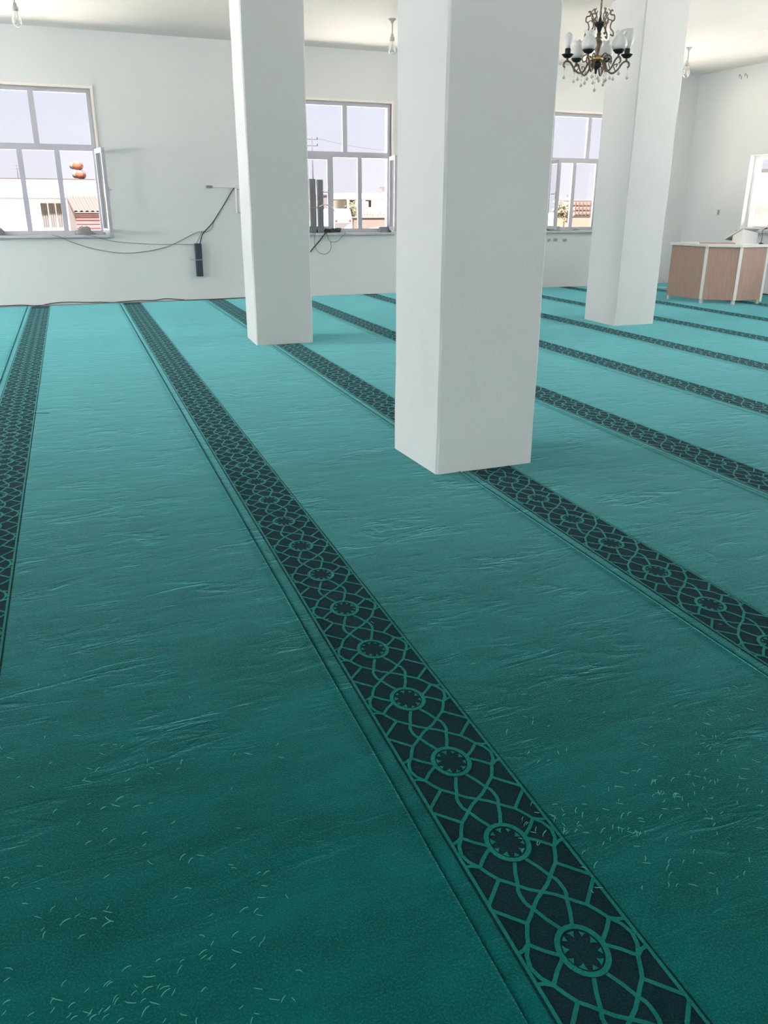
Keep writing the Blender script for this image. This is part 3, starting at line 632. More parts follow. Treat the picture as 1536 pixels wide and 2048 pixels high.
for j in range(6):
    a = BASE-math.radians(-43+60*j)
    ca, sa = math.cos(a), math.sin(a); R = 0.275
    arm = MB().tube(curve_pts([(r*ca, r*sa, z_) for r, z_ in ((0.035, 2.785), (0.075, 2.76), (0.105, 2.70), (0.15, 2.672), (0.20, 2.70), (0.24, 2.755), (R, 2.772), (0.300, 2.758), (0.304, 2.728), (0.288, 2.722))], 5), [0.009]*40+[0.007]*6, 7)
    arm.tube(curve_pts([(r*ca, r*sa, z_) for r, z_ in ((0.055, 2.80), (0.10, 2.825), (0.135, 2.80), (0.125, 2.765), (0.10, 2.775))], 4), 0.006, 6)
    arm.tube(curve_pts([(r*ca, r*sa, z_) for r, z_ in ((0.18, 2.69), (0.16, 2.735), (0.195, 2.75), (0.185, 2.725))], 4), 0.005, 6)
    arm.tube([(R*ca, R*sa, 2.77), (R*ca, R*sa, 2.80)], 0.010, 8)
    ao = arm.build('lamp_arm', BRONZE, ch)
    bx, by = R*ca, R*sa
    MB().lathe([(0.012, 2.795), (0.030, 2.80), (0.052, 2.822), (0.056, 2.828), (0.040, 2.826), (0.01, 2.822)], 16, cx=bx, cy=by).build('drip_dish', IRON, ao)
    kd = {0: 'shade', 1: 'shade', 2: 'bulb', 3: 'shade', 4: 'shade', 5: 'cup'}[j]
    if kd == 'shade':
        # leaning slightly, ruffled rim
        sh = MB().lathe(shade_profile(), 20, cx=bx, cy=by)
        nv = []
        for (vx, vy, vz) in sh.v:
            if vz > 2.96:
                an = math.atan2(vy-by, vx-bx); f_ = 1+0.10*math.sin(6*an); vx = bx+(vx-bx)*f_; vy = by+(vy-by)*f_; vz += 0.006*math.sin(6*an)
            nv.append((vx, vy, vz))
        sh.v = nv; sh.build('glass_shade', OPAL, ao)
    else:
        MB().lathe([(0.024, 2.822), (0.026, 2.83), (0.026, 2.872), (0.020, 2.878)], 14, cx=bx, cy=by).build('candle_socket', IRON, ao)
        if kd == 'bulb': pr = [(0.020, 2.872), (0.026, 2.90), (0.034, 2.94), (0.036, 2.965), (0.030, 2.99), (0.014, 3.004), (0.002, 3.007)]
        else: pr = [(0.020, 2.872), (0.034, 2.895), (0.050, 2.925), (0.054, 2.98), (0.052, 3.025), (0.046, 3.034), (0.02, 3.036), (0.002, 3.036)]
        MB().lathe(pr, 16, cx=bx, cy=by).build('bulb', FROST, ao)
rc = random.Random(5)
drops = [(0, 0, 2.665, 2.53)]
for j in range(6):
    a = BASE-math.radians(-43+60*j)
    drops += [(0.295*math.cos(a), 0.295*math.sin(a), 2.72, 2.635), (0.17*math.cos(a+0.1), 0.17*math.sin(a+0.1), 2.675, rc.uniform(2.585, 2.63)), (0.10*math.cos(a+0.5), 0.10*math.sin(a+0.5), 2.70, rc.uniform(2.575, 2.62))]
for x, y, zt, zb in drops:
    d = MB().tube([(x, y, zt), (x, y, zb+0.02)], 0.0012, 4)
    z_ = zt-0.012
    while z_ > zb+0.045:
        d.lathe([(0.0008, z_-0.006), (0.006, z_), (0.0008, z_+0.006)], 6, cx=x, cy=y); z_ -= 0.03
    d.lathe([(0.002, zb-0.014), (0.011, zb-0.008), (0.014, zb), (0.011, zb+0.008), (0.004, zb+0.014), (0.001, zb+0.024)], 8, cx=x, cy=y)
    d.sm = [False]*len(d.sm)
    d.build('crystal_drop', CRYSTAL, ch)

# ------------------------------------------------------------------ preacher's desk with its lectern
E_ = [(9.97, 11.74), (10.03, 10.97), (10.40, 10.60), (10.92, 10.58)]
desk = thing('curved_desk', 'curved desk of three brown panels with white strips and top in the right corner', 'desk', (10.45, 11.1, 0))
def L_(p): return (p[0]-10.45, p[1]-11.1)
cen = Vector((10.85, 11.5))
def inset(p, d):
    v_ = (cen-Vector(p)).normalized()*d; return (p[0]+v_.x, p[1]+v_.y)
def prism(mb, poly, z0, z1):
    n = len(poly); vs = [(x, y, z0) for x, y in poly]+[(x, y, z1) for x, y in poly]
    return mb.add(vs, [tuple(range(n))[::-1], tuple(range(n, 2*n))]+[(i, (i+1) % n, n+(i+1) % n, n+i) for i in range(n)])
for i in range(3):
    a, b = Vector(E_[i]), Vector(E_[i+1]); t = (b-a).normalized(); nn = Vector((t.y, -t.x))
    if nn.dot(cen-a) < 0: nn = -nn
    g0 = 0.0 if i == 0 else 0.022; g1 = 0.022 if i < 2 else 0.01
    p = [a+t*g0, b-t*g1, b-t*g1+nn*0.02, a+t*g0+nn*0.02]
    fix(prism(MB(), [L_(v_) for v_ in p], 0.07, 0.905).build('wood_panel', WOOD, desk))
for i in (1, 2, 3):
    e = Vector(E_[i]); dirc = (cen-e).normalized(); sd = Vector((-dirc.y, dirc.x))
    w_ = 0.024; p = [e-sd*w_-dirc*0.004, e+sd*w_-dirc*0.004, e+sd*w_+dirc*0.03, e-sd*w_+dirc*0.03]
    if i == 3: p = [e+Vector((-0.006, -0.004)), e+Vector((0.045, -0.004)), e+Vector((0.045, 0.40)), e+Vector((-0.006, 0.40))]
    fix(prism(MB(), [L_(v_) for v_ in p], 0.075 if i < 3 else 0.04, 0.905).build('white_strip' if i < 3 else 'end_panel', WHITEL, desk))
outer = [(E_[0][0]-0.03, E_[0][1]+0.02), (E_[1][0]-0.03, E_[1][1]-0.02), (E_[2][0]-0.02, E_[2][1]-0.03), (E_[3][0]+0.07, E_[3][1]-0.03)]
inner = [(E_[3][0]+0.07, E_[3][1]+0.50), (10.70, 11.10), (10.52, 11.25), (10.47, E_[0][1]+0.02)]
fix(prism(MB(), [L_(p) for p in outer+inner], 0.905, 0.945).build('desk_top', WHITEL, desk))
for e in E_:
    p = Vector(inset(e, 0.05)); q_ = L_(p)
    MB().bbox((q_[0]-0.024, q_[1]-0.024, 0.0), (q_[0]+0.024, q_[1]+0.024, 0.075), 0.004)
    fix(MB().bbox((q_[0]-0.024, q_[1]-0.024, 0.0), (q_[0]+0.024, q_[1]+0.024, 0.075), 0.004).build('foot', WHITEL, desk))
lec = thing('tabletop_lectern', 'white slanted lectern box standing on the brown desk', 'lectern', (10.9, 11.1, 0.945))
o_ = Vector((10.9, 11.1, 0.945))
A_, B_, C_, D_ = Vector((10.635, 11.25, 1.0)), Vector((10.70, 10.94, 1.183)), Vector((11.17, 11.04, 1.170)), Vector((11.03, 11.36, 0.955))
nb_ = (B_-A_).cross(D_-A_).normalized()
if nb_.z < 0: nb_ = -nb_
vs = [p-o_ for p in (A_, B_, C_, D_)]+[p-o_+nb_*0.003 for p in (A_, B_, C_, D_)]
fix(MB().add(vs, [(0,1,2,3),(7,6,5,4),(0,4,5,1),(1,5,6,2),(2,6,7,3),(3,7,4,0)]).build('slanted_board', PINKP, lec))
vs = [p+nb_*0.0035 for p in vs[:4]]+[p+nb_*0.020 for p in vs[:4]]
fix(MB().add(vs, [(0,1,2,3),(7,6,5,4),(0,4,5,1),(1,5,6,2),(2,6,7,3),(3,7,4,0)]).build('board_top', WHITEL, lec))
def onboard(x, y): return A_.z-((x-A_.x)*nb_.x+(y-A_.y)*nb_.y)/nb_.z-0.002
base = [(10.712, 10.955), (11.20, 11.11), (11.12, 11.24), (10.69, 11.14)]
vs = [(x-o_.x, y-o_.y, 0.0) for x, y in base]+[(x-o_.x, y-o_.y, onboard(x, y)-o_.z) for x, y in base]
fix(MB().add(vs, [(3,2,1,0),(4,5,6,7),(0,1,5,4),(1,2,6,5),(2,3,7,6),(3,0,4,7)]).build('pedestal_box', WHITEL, lec))
mic = thing('microphone', 'small dark gooseneck microphone on the desk right of the white lectern', 'microphone', (10.905, 10.72, 0.945))
MB().lathe([(0.035, 0.0), (0.035, 0.012), (0.012, 0.02), (0.005, 0.024)], 14).build('base', IRON, mic)
MB().tube(curve_pts([(0, 0, 0.02), (0.005, 0, 0.12), (-0.01, 0, 0.2), (0.035, 0, 0.235)], 5), 0.004, 6).build('gooseneck', IRON, mic)
MB().tube([(0.03, 0, 0.232), (0.06, 0, 0.24), (0.085, 0, 0.245)], [0.008, 0.012, 0.009], 8).build('capsule', IRON, mic)
fix(tag(MB().bbox((-0.29, -0.05, 0), (0.26, 0.05, 0.018), 0.004).build('wooden_slat', PINKB, loc=(10.335, 11.12, 0.945)), 'thin pinkish brown slat lying on the left of the white desk top', 'board')).rotation_euler = (0, 0, 0)
bpy.data.objects['wooden_slat'].rotation_euler = (0, 0, -0.72)
bpy.data.objects['wooden_slat'].location = (10.30, 11.03, 0.945)
fix(tag(MB().bbox((-0.05, -0.012, 0), (0.05, 0.012, 0.012), 0.003).build('white_trunking_offcut', WHITEP, loc=(11.37, 13.52, 0.0)), 'short white plastic strip lying on the carpet behind the left end of the desk', 'strip'))  # white strip added in place of a sun patch on the carpet
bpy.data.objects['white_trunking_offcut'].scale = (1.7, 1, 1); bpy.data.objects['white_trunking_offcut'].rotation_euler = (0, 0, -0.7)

# ------------------------------------------------------------------ wall fittings and cables on the back wall
def cable(name, pts, r, m, lab, n=6): return tag(MB().tube(curve_pts(pts, n), r, 6).build(name, m), lab, 'cable')
yb = Y_B-0.012
sp = thing('column_speaker', 'dark column speaker tied to the wall left of the second pillar, hanging from cables', 'speaker', (2.345, Y_B-0.05, 0.395), 0, 'column loudspeakers')
def speaker(root, w_, h, d, mbody, lean=0.0):
    M = Matrix.Rotation(lean, 4, 'Y')
    b = fix(MB().bbox((-w_/2, -d/2, 0), (w_/2, d/2, h), 0.006, M).build('cabinet', mbody, root))
    g = MB().bbox((-w_/2+0.008, -d/2-0.006, 0.02), (w_/2-0.008, -d/2+0.002, h-0.02), 0.003, M); fix(g.build('grille', mbody, root))
speaker(sp, 0.105, 0.525, 0.085, BLACKSPK, 0.012)
fix(MB().box((-0.056, -0.052, 0.262), (0.058, 0.049, 0.272)).build('tie_strap', STEEL, sp))
MB().tube([(-0.05, -0.03, 0.266), (-0.10, 0.02, 0.268), (-0.135, 0.045, 0.268)], 0.004, 5).build('strap_end', STEEL, sp)
cable('speaker_cable', [(2.39, yb-.02, .915), (2.42, yb, 1.0), (2.46, yb, 1.08), (2.63, yb, 1.25), (2.81, yb, 1.49), (3.02, yb, 1.785), (3.10, yb, 1.80)], 0.0075, CABLE, 'thick dark cable slanting from the wall speaker up to the wall cabinet')
cable('thin_wire', [(2.33, yb-.02, .915), (2.38, yb, 1.0), (2.45, yb, 1.10), (2.52, yb, 1.10), (2.60, yb, 1.15), (2.66, yb, 1.28), (2.80, yb-.005, 1.47)], 0.0035, GREYC, 'thin grey wire looping beside the thick cable above the wall speaker')
cable('sagging_cable', [(0.10, yb-.06, 1.075), (0.22, yb-.06, 1.045), (0.43, yb, .945), (0.8, yb, .835), (1.25, yb, .785), (1.82, yb, .865), (2.32, yb, 1.08), (2.45, yb-.004, 1.105)], 0.005, GREYC, 'grey cable sagging low from the left window sill to the wall speaker')
cable('upper_cable', [(0.58, yb-.06, 1.076), (0.70, yb-.06, 1.055), (1.04, yb, .965), (1.66, yb, .915), (2.0, yb, .908), (2.30, yb-.01, .905)], 0.0045, GREYC, 'grey cable running straighter above the sagging one to the speaker top')
cab = thing('wall_cabinet', 'small white electrical cabinet on the back wall half hidden by the second pillar', 'cabinet', (3.20, Y_B, 1.38))
fix(MB().bbox((-0.17, -0.10, 0), (0.17, -0.0, 0.40), 0.006).build('box', WHITEP, cab))
fix(MB().bbox((-0.152, -0.104, 0.018), (0.152, -0.098, 0.382), 0.002).build('door_gap', GREYC, cab))
fix(MB().bbox((-0.145, -0.108, 0.025), (0.145, -0.098, 0.375), 0.004).build('door', WHITEP, cab))
fix(MB().bbox((-0.12, -0.118, 0.045), (-0.06, -0.105, 0.085), 0.003).build('switch', RED, cab))
fix(tag(MB().bbox((2.66, Y_B-0.03, 1.785), (3.36, Y_B, 1.815), 0.004).build('cable_trunking', WHITEP), 'white horizontal cable trunking on the back wall above the wall cabinet', 'trunking'))
fix(tag(MB().bbox((2.565, Y_B-0.034, 1.782), (2.655, Y_B, 1.818), 0.004).build('trunking_end_box', GREYC), 'small grey box at the left end of the white cable trunking', 'box'))
rb = random.Random(11)
pts = []; x = -1.0
while x < 2.1:
    pts.append((x, Y_B-0.018-rb.uniform(0, .012), max(0.008, 0.012+rb.uniform(-0.006, 0.035)))); x += rb.uniform(0.16, 0.3)
cable('floor_cable', pts+[(2.2, Y_B-.02, .01), (3.3, Y_B-.02, .015)], 0.007, CABLE, 'dark cable straggling along the foot of the back wall at the left', 5)
pts = [(px+0.05, py-0.01, max(0.006, 0.02-pz*0.3)) for px, py, pz in pts]
cable('floor_wire', pts, 0.0045, GREYC, 'thin grey wire lying beside the dark cable at the foot of the back wall', 5)

# column speakers on the sill of the middle window
for x, h, lab in ((4.215, 0.845, 'wrapped grey column speaker on the middle window sill, mostly hidden by the pillar'),
                  (4.362, 0.872, 'wrapped grey column speaker on the middle window sill, tallest, next to the pillar edge'),
                  (4.497, 0.862, 'wrapped grey column speaker on the middle window sill, furthest right of the three')):
    t = thing('column_speaker', lab, 'speaker', (x, Y_B-0.020, 1.07), 0, 'column loudspeakers')
    speaker(t, 0.112, h, 0.066, WRAP)
    for e in (-0.03, 0.012): fix(MB().box((e, -0.0415, 0.01), (e+0.006, -0.038, h-0.03)).build('wrap_crease', GREYC, t))
    fix(MB().box((-0.058, -0.043, 0.40), (0.058, 0.034, 0.425)).build('tape_band', GREYC, t))
tag(MB().tube(curve_pts([(4.47, Y_B-.06, 1.50), (4.58, Y_B-.07, 1.53), (4.70, Y_B-.06, 1.49), (4.77, Y_B-.01, 1.41)], 6), 0.010, 6).build('white_strap', WHITEP), 'pale strap curving from the column speakers to the window mullion', 'strap')
mb = MB(); rb = random.Random(4)
for i in range(9):
    x0 = 4.60+rb.uniform(-.02, .1)
    mb.tube(curve_pts([(x0+0.13*math.cos(a)*rb.uniform(.7, 1.2)+0.05, Y_B-0.03+0.022*math.sin(a), 1.078+rb.uniform(0, .07)) for a in [0.9*j for j in range(8)]], 4), 0.0055, 5)
stuff(tag(mb.build('cable_heap', CABLE), 'tangled heap of dark cables on the middle window sill beside the column speakers', 'cable'))
cable('hanging_cable', [(4.60, Y_B-.06, 1.085), (4.56, Y_B-.075, 1.06), (4.49, yb, .95), (4.39, yb, .85), (4.29, yb, .74)], 0.009, CABLE, 'thick dark cable slanting down to the left below the middle window sill')
cable('cable_loop', [(4.60, Y_B-.06, 1.08), (4.60, Y_B-.075, 1.04), (4.65, yb, .95), (4.71, yb, .915), (4.81, yb, .93), (4.89, yb, 1.0), (4.93, Y_B-.075, 1.05), (4.93, Y_B-.06, 1.08)], 0.0045, GREYC, 'grey cable hanging in a shallow loop under the middle window sill')
cable('cable_loop', [(4.68, yb-.004, .915), (4.69, yb, .83), (4.65, yb, .75), (4.56, yb, .71), (4.45, yb, .75), (4.39, yb-.003, .85), (4.385, yb, .95), (4.38, Y_B-.075, 1.04), (4.38, Y_B-.062, 1.08)], 0.004, GREYC, 'grey cable hanging in the lowest round loop under the middle window')
fix(tag(MB().bbox((5.60, Y_B-0.055, 1.07), (5.76, Y_B+0.02, 1.165), 0.008).build('concrete_block', GREYBLK), 'grey block lying at the right end of the middle window sill', 'block'))
def lump(name, m, c, r, seed, lab, cat):
    rr = random.Random(seed); mb = MB(); n, k = 10, 6; vs = []
    for i in range(k+1):
        for j in range(n):
            th = PI/2*i/k; f_ = rr.uniform(0.78, 1.1)
            vs.append((c[0]+r[0]*math.cos(th)*math.cos(2*PI*j/n)*f_, c[1]+r[1]*math.cos(th)*math.sin(2*PI*j/n)*min(f_, 1), c[2]+r[2]*math.sin(th)*(f_ if i < k else 0.9)))
    fs = [(i*n+j, i*n+(j+1) % n, (i+1)*n+(j+1) % n, (i+1)*n+j) for i in range(k) for j in range(n)]
    return tag(mb.add(vs, fs+[tuple(range(n))[::-1]], True).build(name, m), lab, cat)
lump('crumpled_rag', RAG, (0.60, Y_B-0.01, 1.07), (0.15, 0.042, 0.13), 2, 'crumpled grey rag on the right end of the left window sill', 'rag')
lump('rounded_stone', RAG, (-0.64, Y_B-0.01, 1.07), (0.09, 0.04, 0.12), 6, 'dark rounded stone on the left window sill at the photo edge', 'stone')
lump('stone_chip', GREYBLK, (9.78, Y_B-0.015, 1.07), (0.10, 0.035, 0.035), 9, 'pinkish grey stone chip on the sill of the right-hand back window', 'stone')
fix(tag(MB().bbox((9.15, Y_B-0.05, 1.07), (9.38, Y_B+0.015, 1.15), 0.008).build('concrete_block', GREYBLK), 'grey block on the left of the sill of the right-hand back window', 'block'))
# open sockets and wire ends
for i, (x, z_, wd, lab) in enumerate(((9.16, .895, .05, 'small open wall box with wire ends, leftmost under the right-hand back window'), (9.31, .90, .07, 'small open wall box with wire ends, second under the right-hand back window'), (9.53, .89, .08, 'small open wall box with wire ends, third under the right-hand back window'))):
    t = thing('open_wall_box', lab, 'wall box', (x, Y_B, z_))
    fix(MB().bbox((-wd/2, -0.012, -0.03), (wd/2, 0, 0.03), 0.003).build('plate', LPLATE, t))
    mb = MB()
    for j in range(3): mb.tube(curve_pts([(-wd/3+j*wd/3, -0.01, 0), (-wd/3+j*wd/3+0.01, -0.03, 0.02*(j-1)), (-wd/3+j*wd/3+0.02, -0.035, 0.03-0.03*j)], 4), 0.003, 5)
    mb.build('wire_ends', GREYC, t)
sw = thing('double_socket', 'small white double socket on the right wall above the desk', 'socket', (X_R, 13.40, 1.415))
fix(MB().bbox((-0.012, -0.075, -0.055), (0, 0.075, 0.055), 0.004).build('plate', WHITEP, sw))
fix(MB().bbox((-0.016, -0.065, -0.045), (-0.010, -0.010, 0.045), 0.003).build('rocker', GREYBLK, sw))
fix(MB().bbox((-0.016, 0.018, -0.040), (-0.010, 0.06, 0.040), 0.003).build('socket_face', WHITEL, sw))
t = thing('wall_lamp_wires', 'two short wire ends sticking out high on the right wall', 'wire', (X_R, 13.2, 3.73))
for e in (-0.08, 0.06): MB().tube(curve_pts([(0, e, 0), (-0.03, e-0.02, 0.04), (-0.04, e+0.02, 0.08), (-0.03, e+0.03, 0.03)], 4), 0.005, 5).build('wire_end', GREYC, t)

# ------------------------------------------------------------------ outside: what the windows show
def sc(x, z, k): return x*k, 1.5+(z-1.5)*k
# left window: white house, shed, barrels
k = 44/28; Y = 44.0
hs = thing('white_house', 'sunlit white flat-roofed house with a dark roof edge beyond the left window', 'building', (-6, Y, -0.35))
def hb(x0, x1, y0, y1, z0, z1): return ((x0+6, y0-Y, z0+0.35), (x1+6, y1-Y, z1+0.35))
MB().box(*hb(-16, 3.4, Y, Y+9, -0.35, 1.83)).build('wall', CREAMW, hs)
MB().box(*hb(-16.2, 3.6, Y-0.25, Y+9.2, 1.83, 2.64)).build('parapet', CREAMW, hs)
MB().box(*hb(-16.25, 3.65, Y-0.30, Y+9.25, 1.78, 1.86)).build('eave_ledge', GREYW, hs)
MB().box(*hb(-16.25, 3.65, Y-0.30, Y+9.25, 2.64, 2.69)).build('roof_edge', ROOFT, hs)
wf = MB().box(*hb(-0.02, 1.06, Y-0.05, Y+0.01, 0.50, 1.64)).build('window', CREAMW, hs)
for i, (a, b, mt) in enumerate(((0.00, 0.28, CURT), (0.34, 0.62, CURT2), (0.36, 0.52, CURT), (0.68, 0.98, CURT))):
    cu = MB(); n = 10; vs = []
    for j in range(n+1):
        xx = a+(b-a)*j/n+6; yy = -0.09-0.012*(i % 2)+0.02*math.sin(j*2.3)
        vs += [(xx, yy, 0.53+0.35), (xx, yy, 1.61+0.35), (xx, yy+0.02, 1.61+.35), (xx, yy+0.02, .53+.35)]
    fs = []
    for j in range(n):
        for c_ in range(4): fs.append((j*4+c_, j*4+(c_+1) % 4, (j+1)*4+(c_+1) % 4, (j+1)*4+c_))
    fix(cu.add(vs, fs+[(0,1,2,3), tuple(n*4+c_ for c_ in range(4))]).build('curtain', mt, wf))
for i, (x, y, z_, lab) in enumerate(((1.98, Y+0.4, 2.69+0.205, 'orange barrel on the roof of the white house, lower of the two'), (1.90, Y+0.45, 2.69+0.60, 'orange barrel on the roof of the white house, upper of the two'))):
    t = thing('orange_barrel', lab, 'barrel', (x, y, z_), 0, 'orange barrels stacked on the roof')
    M = Matrix.Rotation(math.radians(72), 4, 'Z') @ Matrix.Rotation(PI/2, 4, 'Y')
    MB().lathe([(0.01, -0.25), (0.18, -0.25), (0.195, -0.22), (0.195, 0.22), (0.18, 0.25), (0.01, 0.25)], 18, M).build('drum', ORANGE, t)
    MB().lathe([(0.01, -0.28), (0.14, -0.28), (0.155, -0.25), (0.155, -0.14), (0.01, -0.14)], 18, Matrix.Translation((-0.17, 0.12, -0.01)) @ M).build('grey_end', BARRELG, t)
an = thing('roof_aerial', 'thin aerial pole standing on the white house roof at the left', 'aerial', (-0.80, Y+0.3, 2.69))
MB().tube([(0, 0, 0), (0, 0, 0.62)], 0.012, 5).build('mast', RUST, an)
mb = MB()
for zc in (0.42, 0.55): mb.tube([(-0.10, 0, zc), (0.10, 0, zc)], 0.005, 5)
mb.build('rods', RUST, an)
k = 38/24; Y = 38.0
sh = thing('red_shed', 'small shed of red corrugated sheets with salmon roof beyond the left window', 'shed', (1.05, Y, -0.35))
x0, x1 = 1.28, 2.2
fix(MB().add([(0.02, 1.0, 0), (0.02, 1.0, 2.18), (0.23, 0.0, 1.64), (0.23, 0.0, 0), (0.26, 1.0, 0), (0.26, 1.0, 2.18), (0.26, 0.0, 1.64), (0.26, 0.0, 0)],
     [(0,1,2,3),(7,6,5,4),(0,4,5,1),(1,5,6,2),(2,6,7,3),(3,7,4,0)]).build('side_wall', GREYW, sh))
mb = MB()
for i in range(9):
    z_ = 0.10+i*0.165
    mb.add([(0.25, 0.02, z_), (1.6, 0.02, z_), (1.6, -0.03, z_+0.05), (0.25, -0.03, z_+0.05), (1.6, -0.03, z_+0.13), (0.25, -0.03, z_+0.13), (1.6, 0.02, z_+0.16), (0.25, 0.02, z_+0.16), (0.25, 0.10, z_), (1.6, 0.10, z_), (1.6, 0.10, z_+0.16), (0.25, 0.10, z_+0.16)],
           [(0,1,2,3),(3,2,4,5),(5,4,6,7),(8,11,10,9),(7,6,10,11),(0,8,9,1),(0,3,5,7,11,8),(1,9,10,6,4,2)])
mb.build('corrugated_front', REDSH, sh)
mb = MB()
for i in range(7):
    xa = 0.0+i*0.22
    top, bot = (0.06, 1.05, 2.225), (0.0, -0.10, 1.62)
    vs = []
    for (yy, zz_) in ((1.05, 2.225), (-0.10, 1.62)):
        sh_ = 0.0 if yy > 0.5 else 0.20
        for (dx, dz) in ((0.0, 0.0), (0.05, 0.045), (0.11, 0.045), (0.16, 0.0), (0.22, 0.0)): vs.append((xa+dx+sh_, yy, zz_+dz))
        for (dx, dz) in ((0.0, -0.02), (0.22, -0.02)): vs.append((xa+dx+sh_, yy, zz_+dz))
    mb.add(vs, [(i_, i_+1, i_+8, i_+7) for i_ in range(4)]+[(5, 12, 13, 6)])
mb.build('corrugated_roof', SALMON, sh)

# middle window: house, tree, van, fence with clay wall, chimney, power pole
k = 80/48; Y = 80.0
h2 = thing('white_house', 'sunlit white house with porch and barred window far beyond the middle window', 'building', (28, Y, -0.35))
def hb(x0, x1, y0, y1, z0, z1): return ((x0-28, y0-Y, z0+0.35), (x1-28, y1-Y, z1+0.35))
MB().box(*hb(29.0, 36.0, Y, Y+8, -0.35, 2.15)).build('wall', CREAMW, h2)
MB().box(*hb(27.6, 36.2, Y-0.5, Y+8, 2.2, 2.72)).build('parapet', CREAMW, h2)
MB().box(*hb(27.55, 36.25, Y-0.55, Y+8, 2.12, 2.2)).build('eave_ledge', GREYW, h2)
for x in (27.75, 28.75): MB().box(*hb(x, x+0.2, Y-0.4, Y-0.2, -0.35, 2.12)).build('porch_post', CREAMW, h2)
MB().box(*hb(28.1, 29.0, Y+1.0, Y+1.1, -0.35, 2.1)).build('door', DARKWIN, h2)
wf = MB().box(*hb(29.75, 30.35, Y-0.06, Y+0.01, 1.45, 2.08)).build('window', DARKWIN, h2)
for x in (29.83, 29.98, 30.13, 30.28): MB().box(*hb(x-0.012, x+0.012, Y-0.10, Y-0.06, 1.45, 2.08)).build('bar', RUST, wf)
MB().box(*hb(29.72, 30.05, Y-0.09, Y-0.05, 1.47, 2.0)).build('shutter', CREAMW, wf)
MB().box(*hb(32.0, 32.4, Y-0.06, Y+0.01, 1.6, 2.05)).build('window', DARKWIN, h2)
chm = MB().box(*hb(31.9, 32.3, Y+1.0, Y+1.4, 2.7, 3.25)).build('chimney', GREYW, h2)
MB().box(*hb(31.8, 32.4, Y+0.9, Y+1.5, 3.2, 3.34)).build('chimney_cap', ROOFT, chm)
g2 = thing('grey_annex', 'grey flat-roofed building left of the far white house, behind the tree', 'building', (26.2, 83, -0.35))
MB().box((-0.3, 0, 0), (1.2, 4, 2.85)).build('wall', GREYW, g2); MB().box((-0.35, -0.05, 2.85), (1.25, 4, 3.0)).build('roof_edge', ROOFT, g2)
def tree(x, y, zt, r, seed, lab, n=330):
    t = thing('small_tree', lab, 'tree', (x, y, -0.35)); rr = random.Random(seed)
    MB().tube([(0, 0, 0), (0.05, 0, zt*0.5), (0, 0, zt*0.9)], [0.07, 0.05, 0.02], 7).build('trunk', BARK, t)
    mb = MB()
    for i in range(n):
        a = rr.uniform(0, 2*PI); b = math.acos(rr.uniform(-1, 1)); d = r*rr.uniform(0.35, 1.0)*(1+0.25*math.sin(3*a))
        c = Vector((d*math.sin(b)*math.cos(a), d*math.sin(b)*math.sin(a), zt-r*0.6+1.05*d*math.cos(b)*0.9+0.3))
        u = Vector((rr.gauss(0, 1), rr.gauss(0, 1), rr.gauss(0, 1))).normalized(); v_ = u.orthogonal().normalized(); L = r*0.17
        mb.add([c-u*L, c+v_*L*0.45, c+u*L, c-v_*L*0.45], [(0, 1, 2, 3)])
    stuff(mb.build('foliage', LEAF, t)); return t
tree(26.3, 74, 1.75, 0.62, 2, 'small yellowish green tree beside the far white house')
van = thing('white_van', 'white rounded van parked before the far white house, seen from the rear', 'van', (21.25, 62, -0.35))
prof = [(-0.72, 0.25), (-0.74, 0.75), (-0.68, 1.15), (-0.58, 1.55), (-0.42, 1.66), (0.42, 1.66), (0.58, 1.55), (0.68, 1.15), (0.74, 0.75), (0.72, 0.25)]
n = len(prof); vs = [(x, 0, z_) for x, z_ in prof]+[(x*1.02, 0.15, z_*1.02) for x, z_ in prof]+[(x*1.02, 3.2, z_*1.0) for x, z_ in prof]
fix(MB().add(vs, [tuple(range(n))[::-1], tuple(range(2*n, 3*n))]+[(a*n+j, a*n+(j+1) % n, (a+1)*n+(j+1) % n, (a+1)*n+j) for a in (0, 1) for j in range(n)]).build('body', CARW, van))
fix(MB().bbox((-0.52, -0.03, 1.08), (0.52, 0.01, 1.45), 0.03).build('rear_window', CARW, van))
fix(MB().bbox((-0.70, -0.08, 0.22), (0.70, 0.0, 0.74), 0.03).build('bumper', OUTGREY, van))
for e in (-0.55, 0.55):
    MB().lathe([(0.05, -0.1), (0.26, -0.1), (0.28, 0), (0.26, 0.1), (0.05, 0.1)], 16, Matrix.Translation((e, 0.5, 0.28)) @ Matrix.Rotation(PI/2, 4, 'Y')).build('wheel', TYRE, van)
    fix(MB().bbox((e-0.09, -0.05, 0.66), (e+0.09, 0.0, 0.92), 0.02).build('tail_lamp', REDLAMP, van))
Y = 55.0
dw = thing('clay_wall', 'low pinkish clay wall below the iron fence beyond the middle window', 'wall', (21.5, Y, -0.35))
fix(MB().bbox((-1.9, 0, 0), (3.5, 0.3, 1.12), 0.03).build('wall_body', DIRTW, dw)); fix(MB().bbox((-1.95, -0.04, 1.12), (3.55, 0.34, 1.20), 0.02).build('coping', SANDB, dw))
fn = thing('iron_fence', 'rusty iron picket fence standing on the clay wall', 'fence', (21.5, Y+0.15, 0.85))
rf_ = random.Random(8)
for i in range(27):
    x = -1.85+i*0.2; hgt = rf_.uniform(0.35, 0.62)
    MB().tube([(x, 0, 0), (x+rf_.uniform(-.02, .02), 0, hgt)], 0.017, 4).build('picket', RUST, fn)
for zr in (0.12, 0.30): MB().box((-1.9, -0.012, zr), (3.5, 0.012, zr+0.025)).build('rail', RUST, fn)
stuff(tag(lump('dry_brush', SANDB, (21.9, Y+0.85, -0.35), (3.2, 0.35, 1.47), 14, 'dry sandy brush heaped behind the iron fence', 'brush'), 'dry sandy brush heaped behind the iron fence', 'brush'))
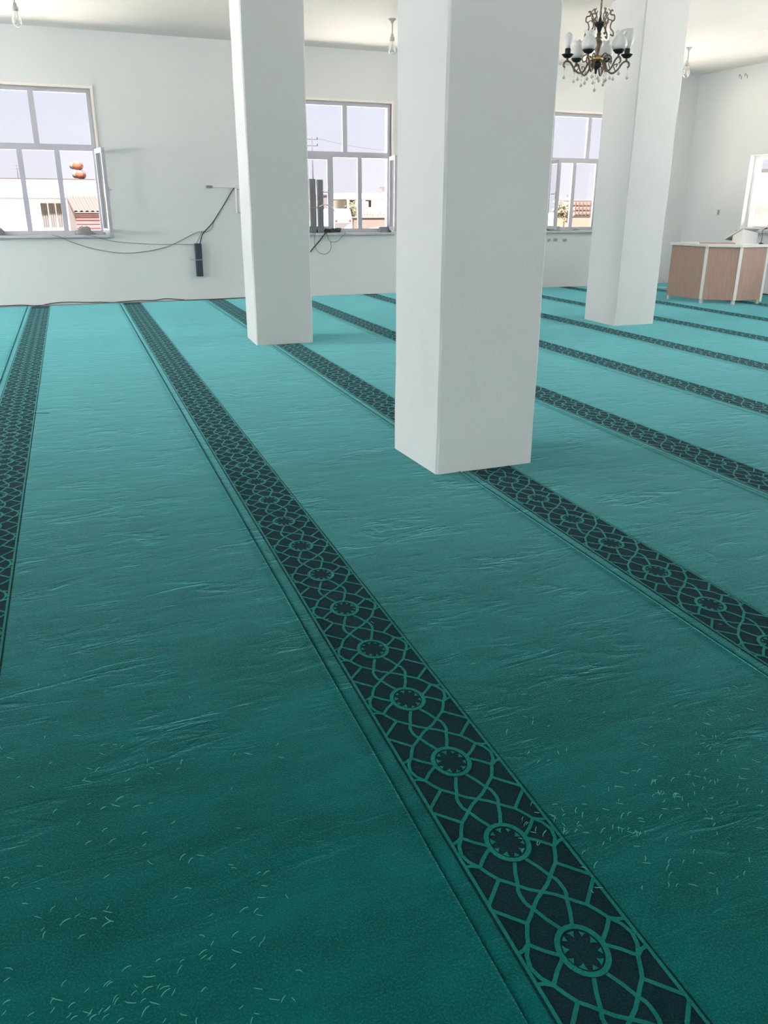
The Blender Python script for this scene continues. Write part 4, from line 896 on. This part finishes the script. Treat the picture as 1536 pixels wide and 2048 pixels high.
lump('rubble_heap', OUTGREY, (20.6, 52.5, -0.35), (1.5, 0.5, 0.62), 21, 'dark heap of rubble in front of the white van', 'rubble')
pp = thing('power_pole', 'thin power pole with two cross-arms seen in the upper left of the middle window', 'pole', (22.92, 75, -0.35))
MB().tube([(0, 0, 0), (0, 0, 7.6)], [0.10, 0.05], 8).build('post', POLEM, pp)
for zc in (6.83, 7.35):
    a_ = MB().box((-0.52, -0.03, zc), (0.52, 0.03, zc+0.05)).build('cross_arm', POLEM, pp)
    for e in (-0.48, 0, 0.48): MB().lathe([(0.02, zc+0.05), (0.045, zc+0.08), (0.04, zc+0.14), (0.05, zc+0.17), (0.02, zc+0.22)], 8, cx=e).build('insulator', POLEM, a_)
tag(MB().tube(curve_pts([(23.4, 75, 7.1), (28, 78, 6.75), (33, 82, 6.75), (42, 90, 7.3)], 8), 0.012, 4).build('power_line', POLEM), 'thin power line sagging across the sky in the middle window', 'cable')

# right-hand back window: sandy wall with lattice, yellow tree; far plain
Y = 60.0; k = 60/34
lw_ = thing('lattice_wall', 'pale pink wall with sandy base and pierced top beyond the right-hand back window', 'wall', (40.0, Y, -0.35))
fix(MB().bbox((-1.2, 0, 0), (4, 0.3, 1.18), 0.02).build('base_course', SANDB, lw_)); fix(MB().bbox((-1.2, 0.05, 1.18), (4, 0.25, 2.40), 0.02).build('pink_panel', ORSH, lw_))
for j in range(3):
    for i in range(14):
        fix(MB().bbox((-1.1+i*0.36, -0.02, 1.28+j*0.36), (-0.86+i*0.36, 0.06, 1.52+j*0.36), 0.02).build('pierced_block', DIRTW, lw_))
MB().box((-1.2, -0.03, 1.14), (4, 0.0, 1.20)).build('dark_rail', RUST, lw_)
tree(36.3, 55, 1.9, 0.9, 5, 'yellow green tree beyond the open casement of the right-hand back window')
# right wall window: neighbouring pale house
h3 = thing('pale_house', 'pale house close beyond the window in the right wall', 'building', (30, 30, -0.35))
MB().box((0, -8, 0), (6, 9, 3.3)).build('wall', CREAMW, h3); MB().box((-0.3, -8.3, 3.3), (6, 9.3, 3.45)).build('roof_edge', GREYW, h3)
MB().box((-0.04, -8, 0), (0.0, 9, 1.9)).build('plinth', LOWERW, h3)  # darker grey face over the lower part of the wall
fix(MB().bbox((-0.08, -3, 0.2), (0.0, -1.6, 2.6), 0.01).build('door', CREAMW, h3))
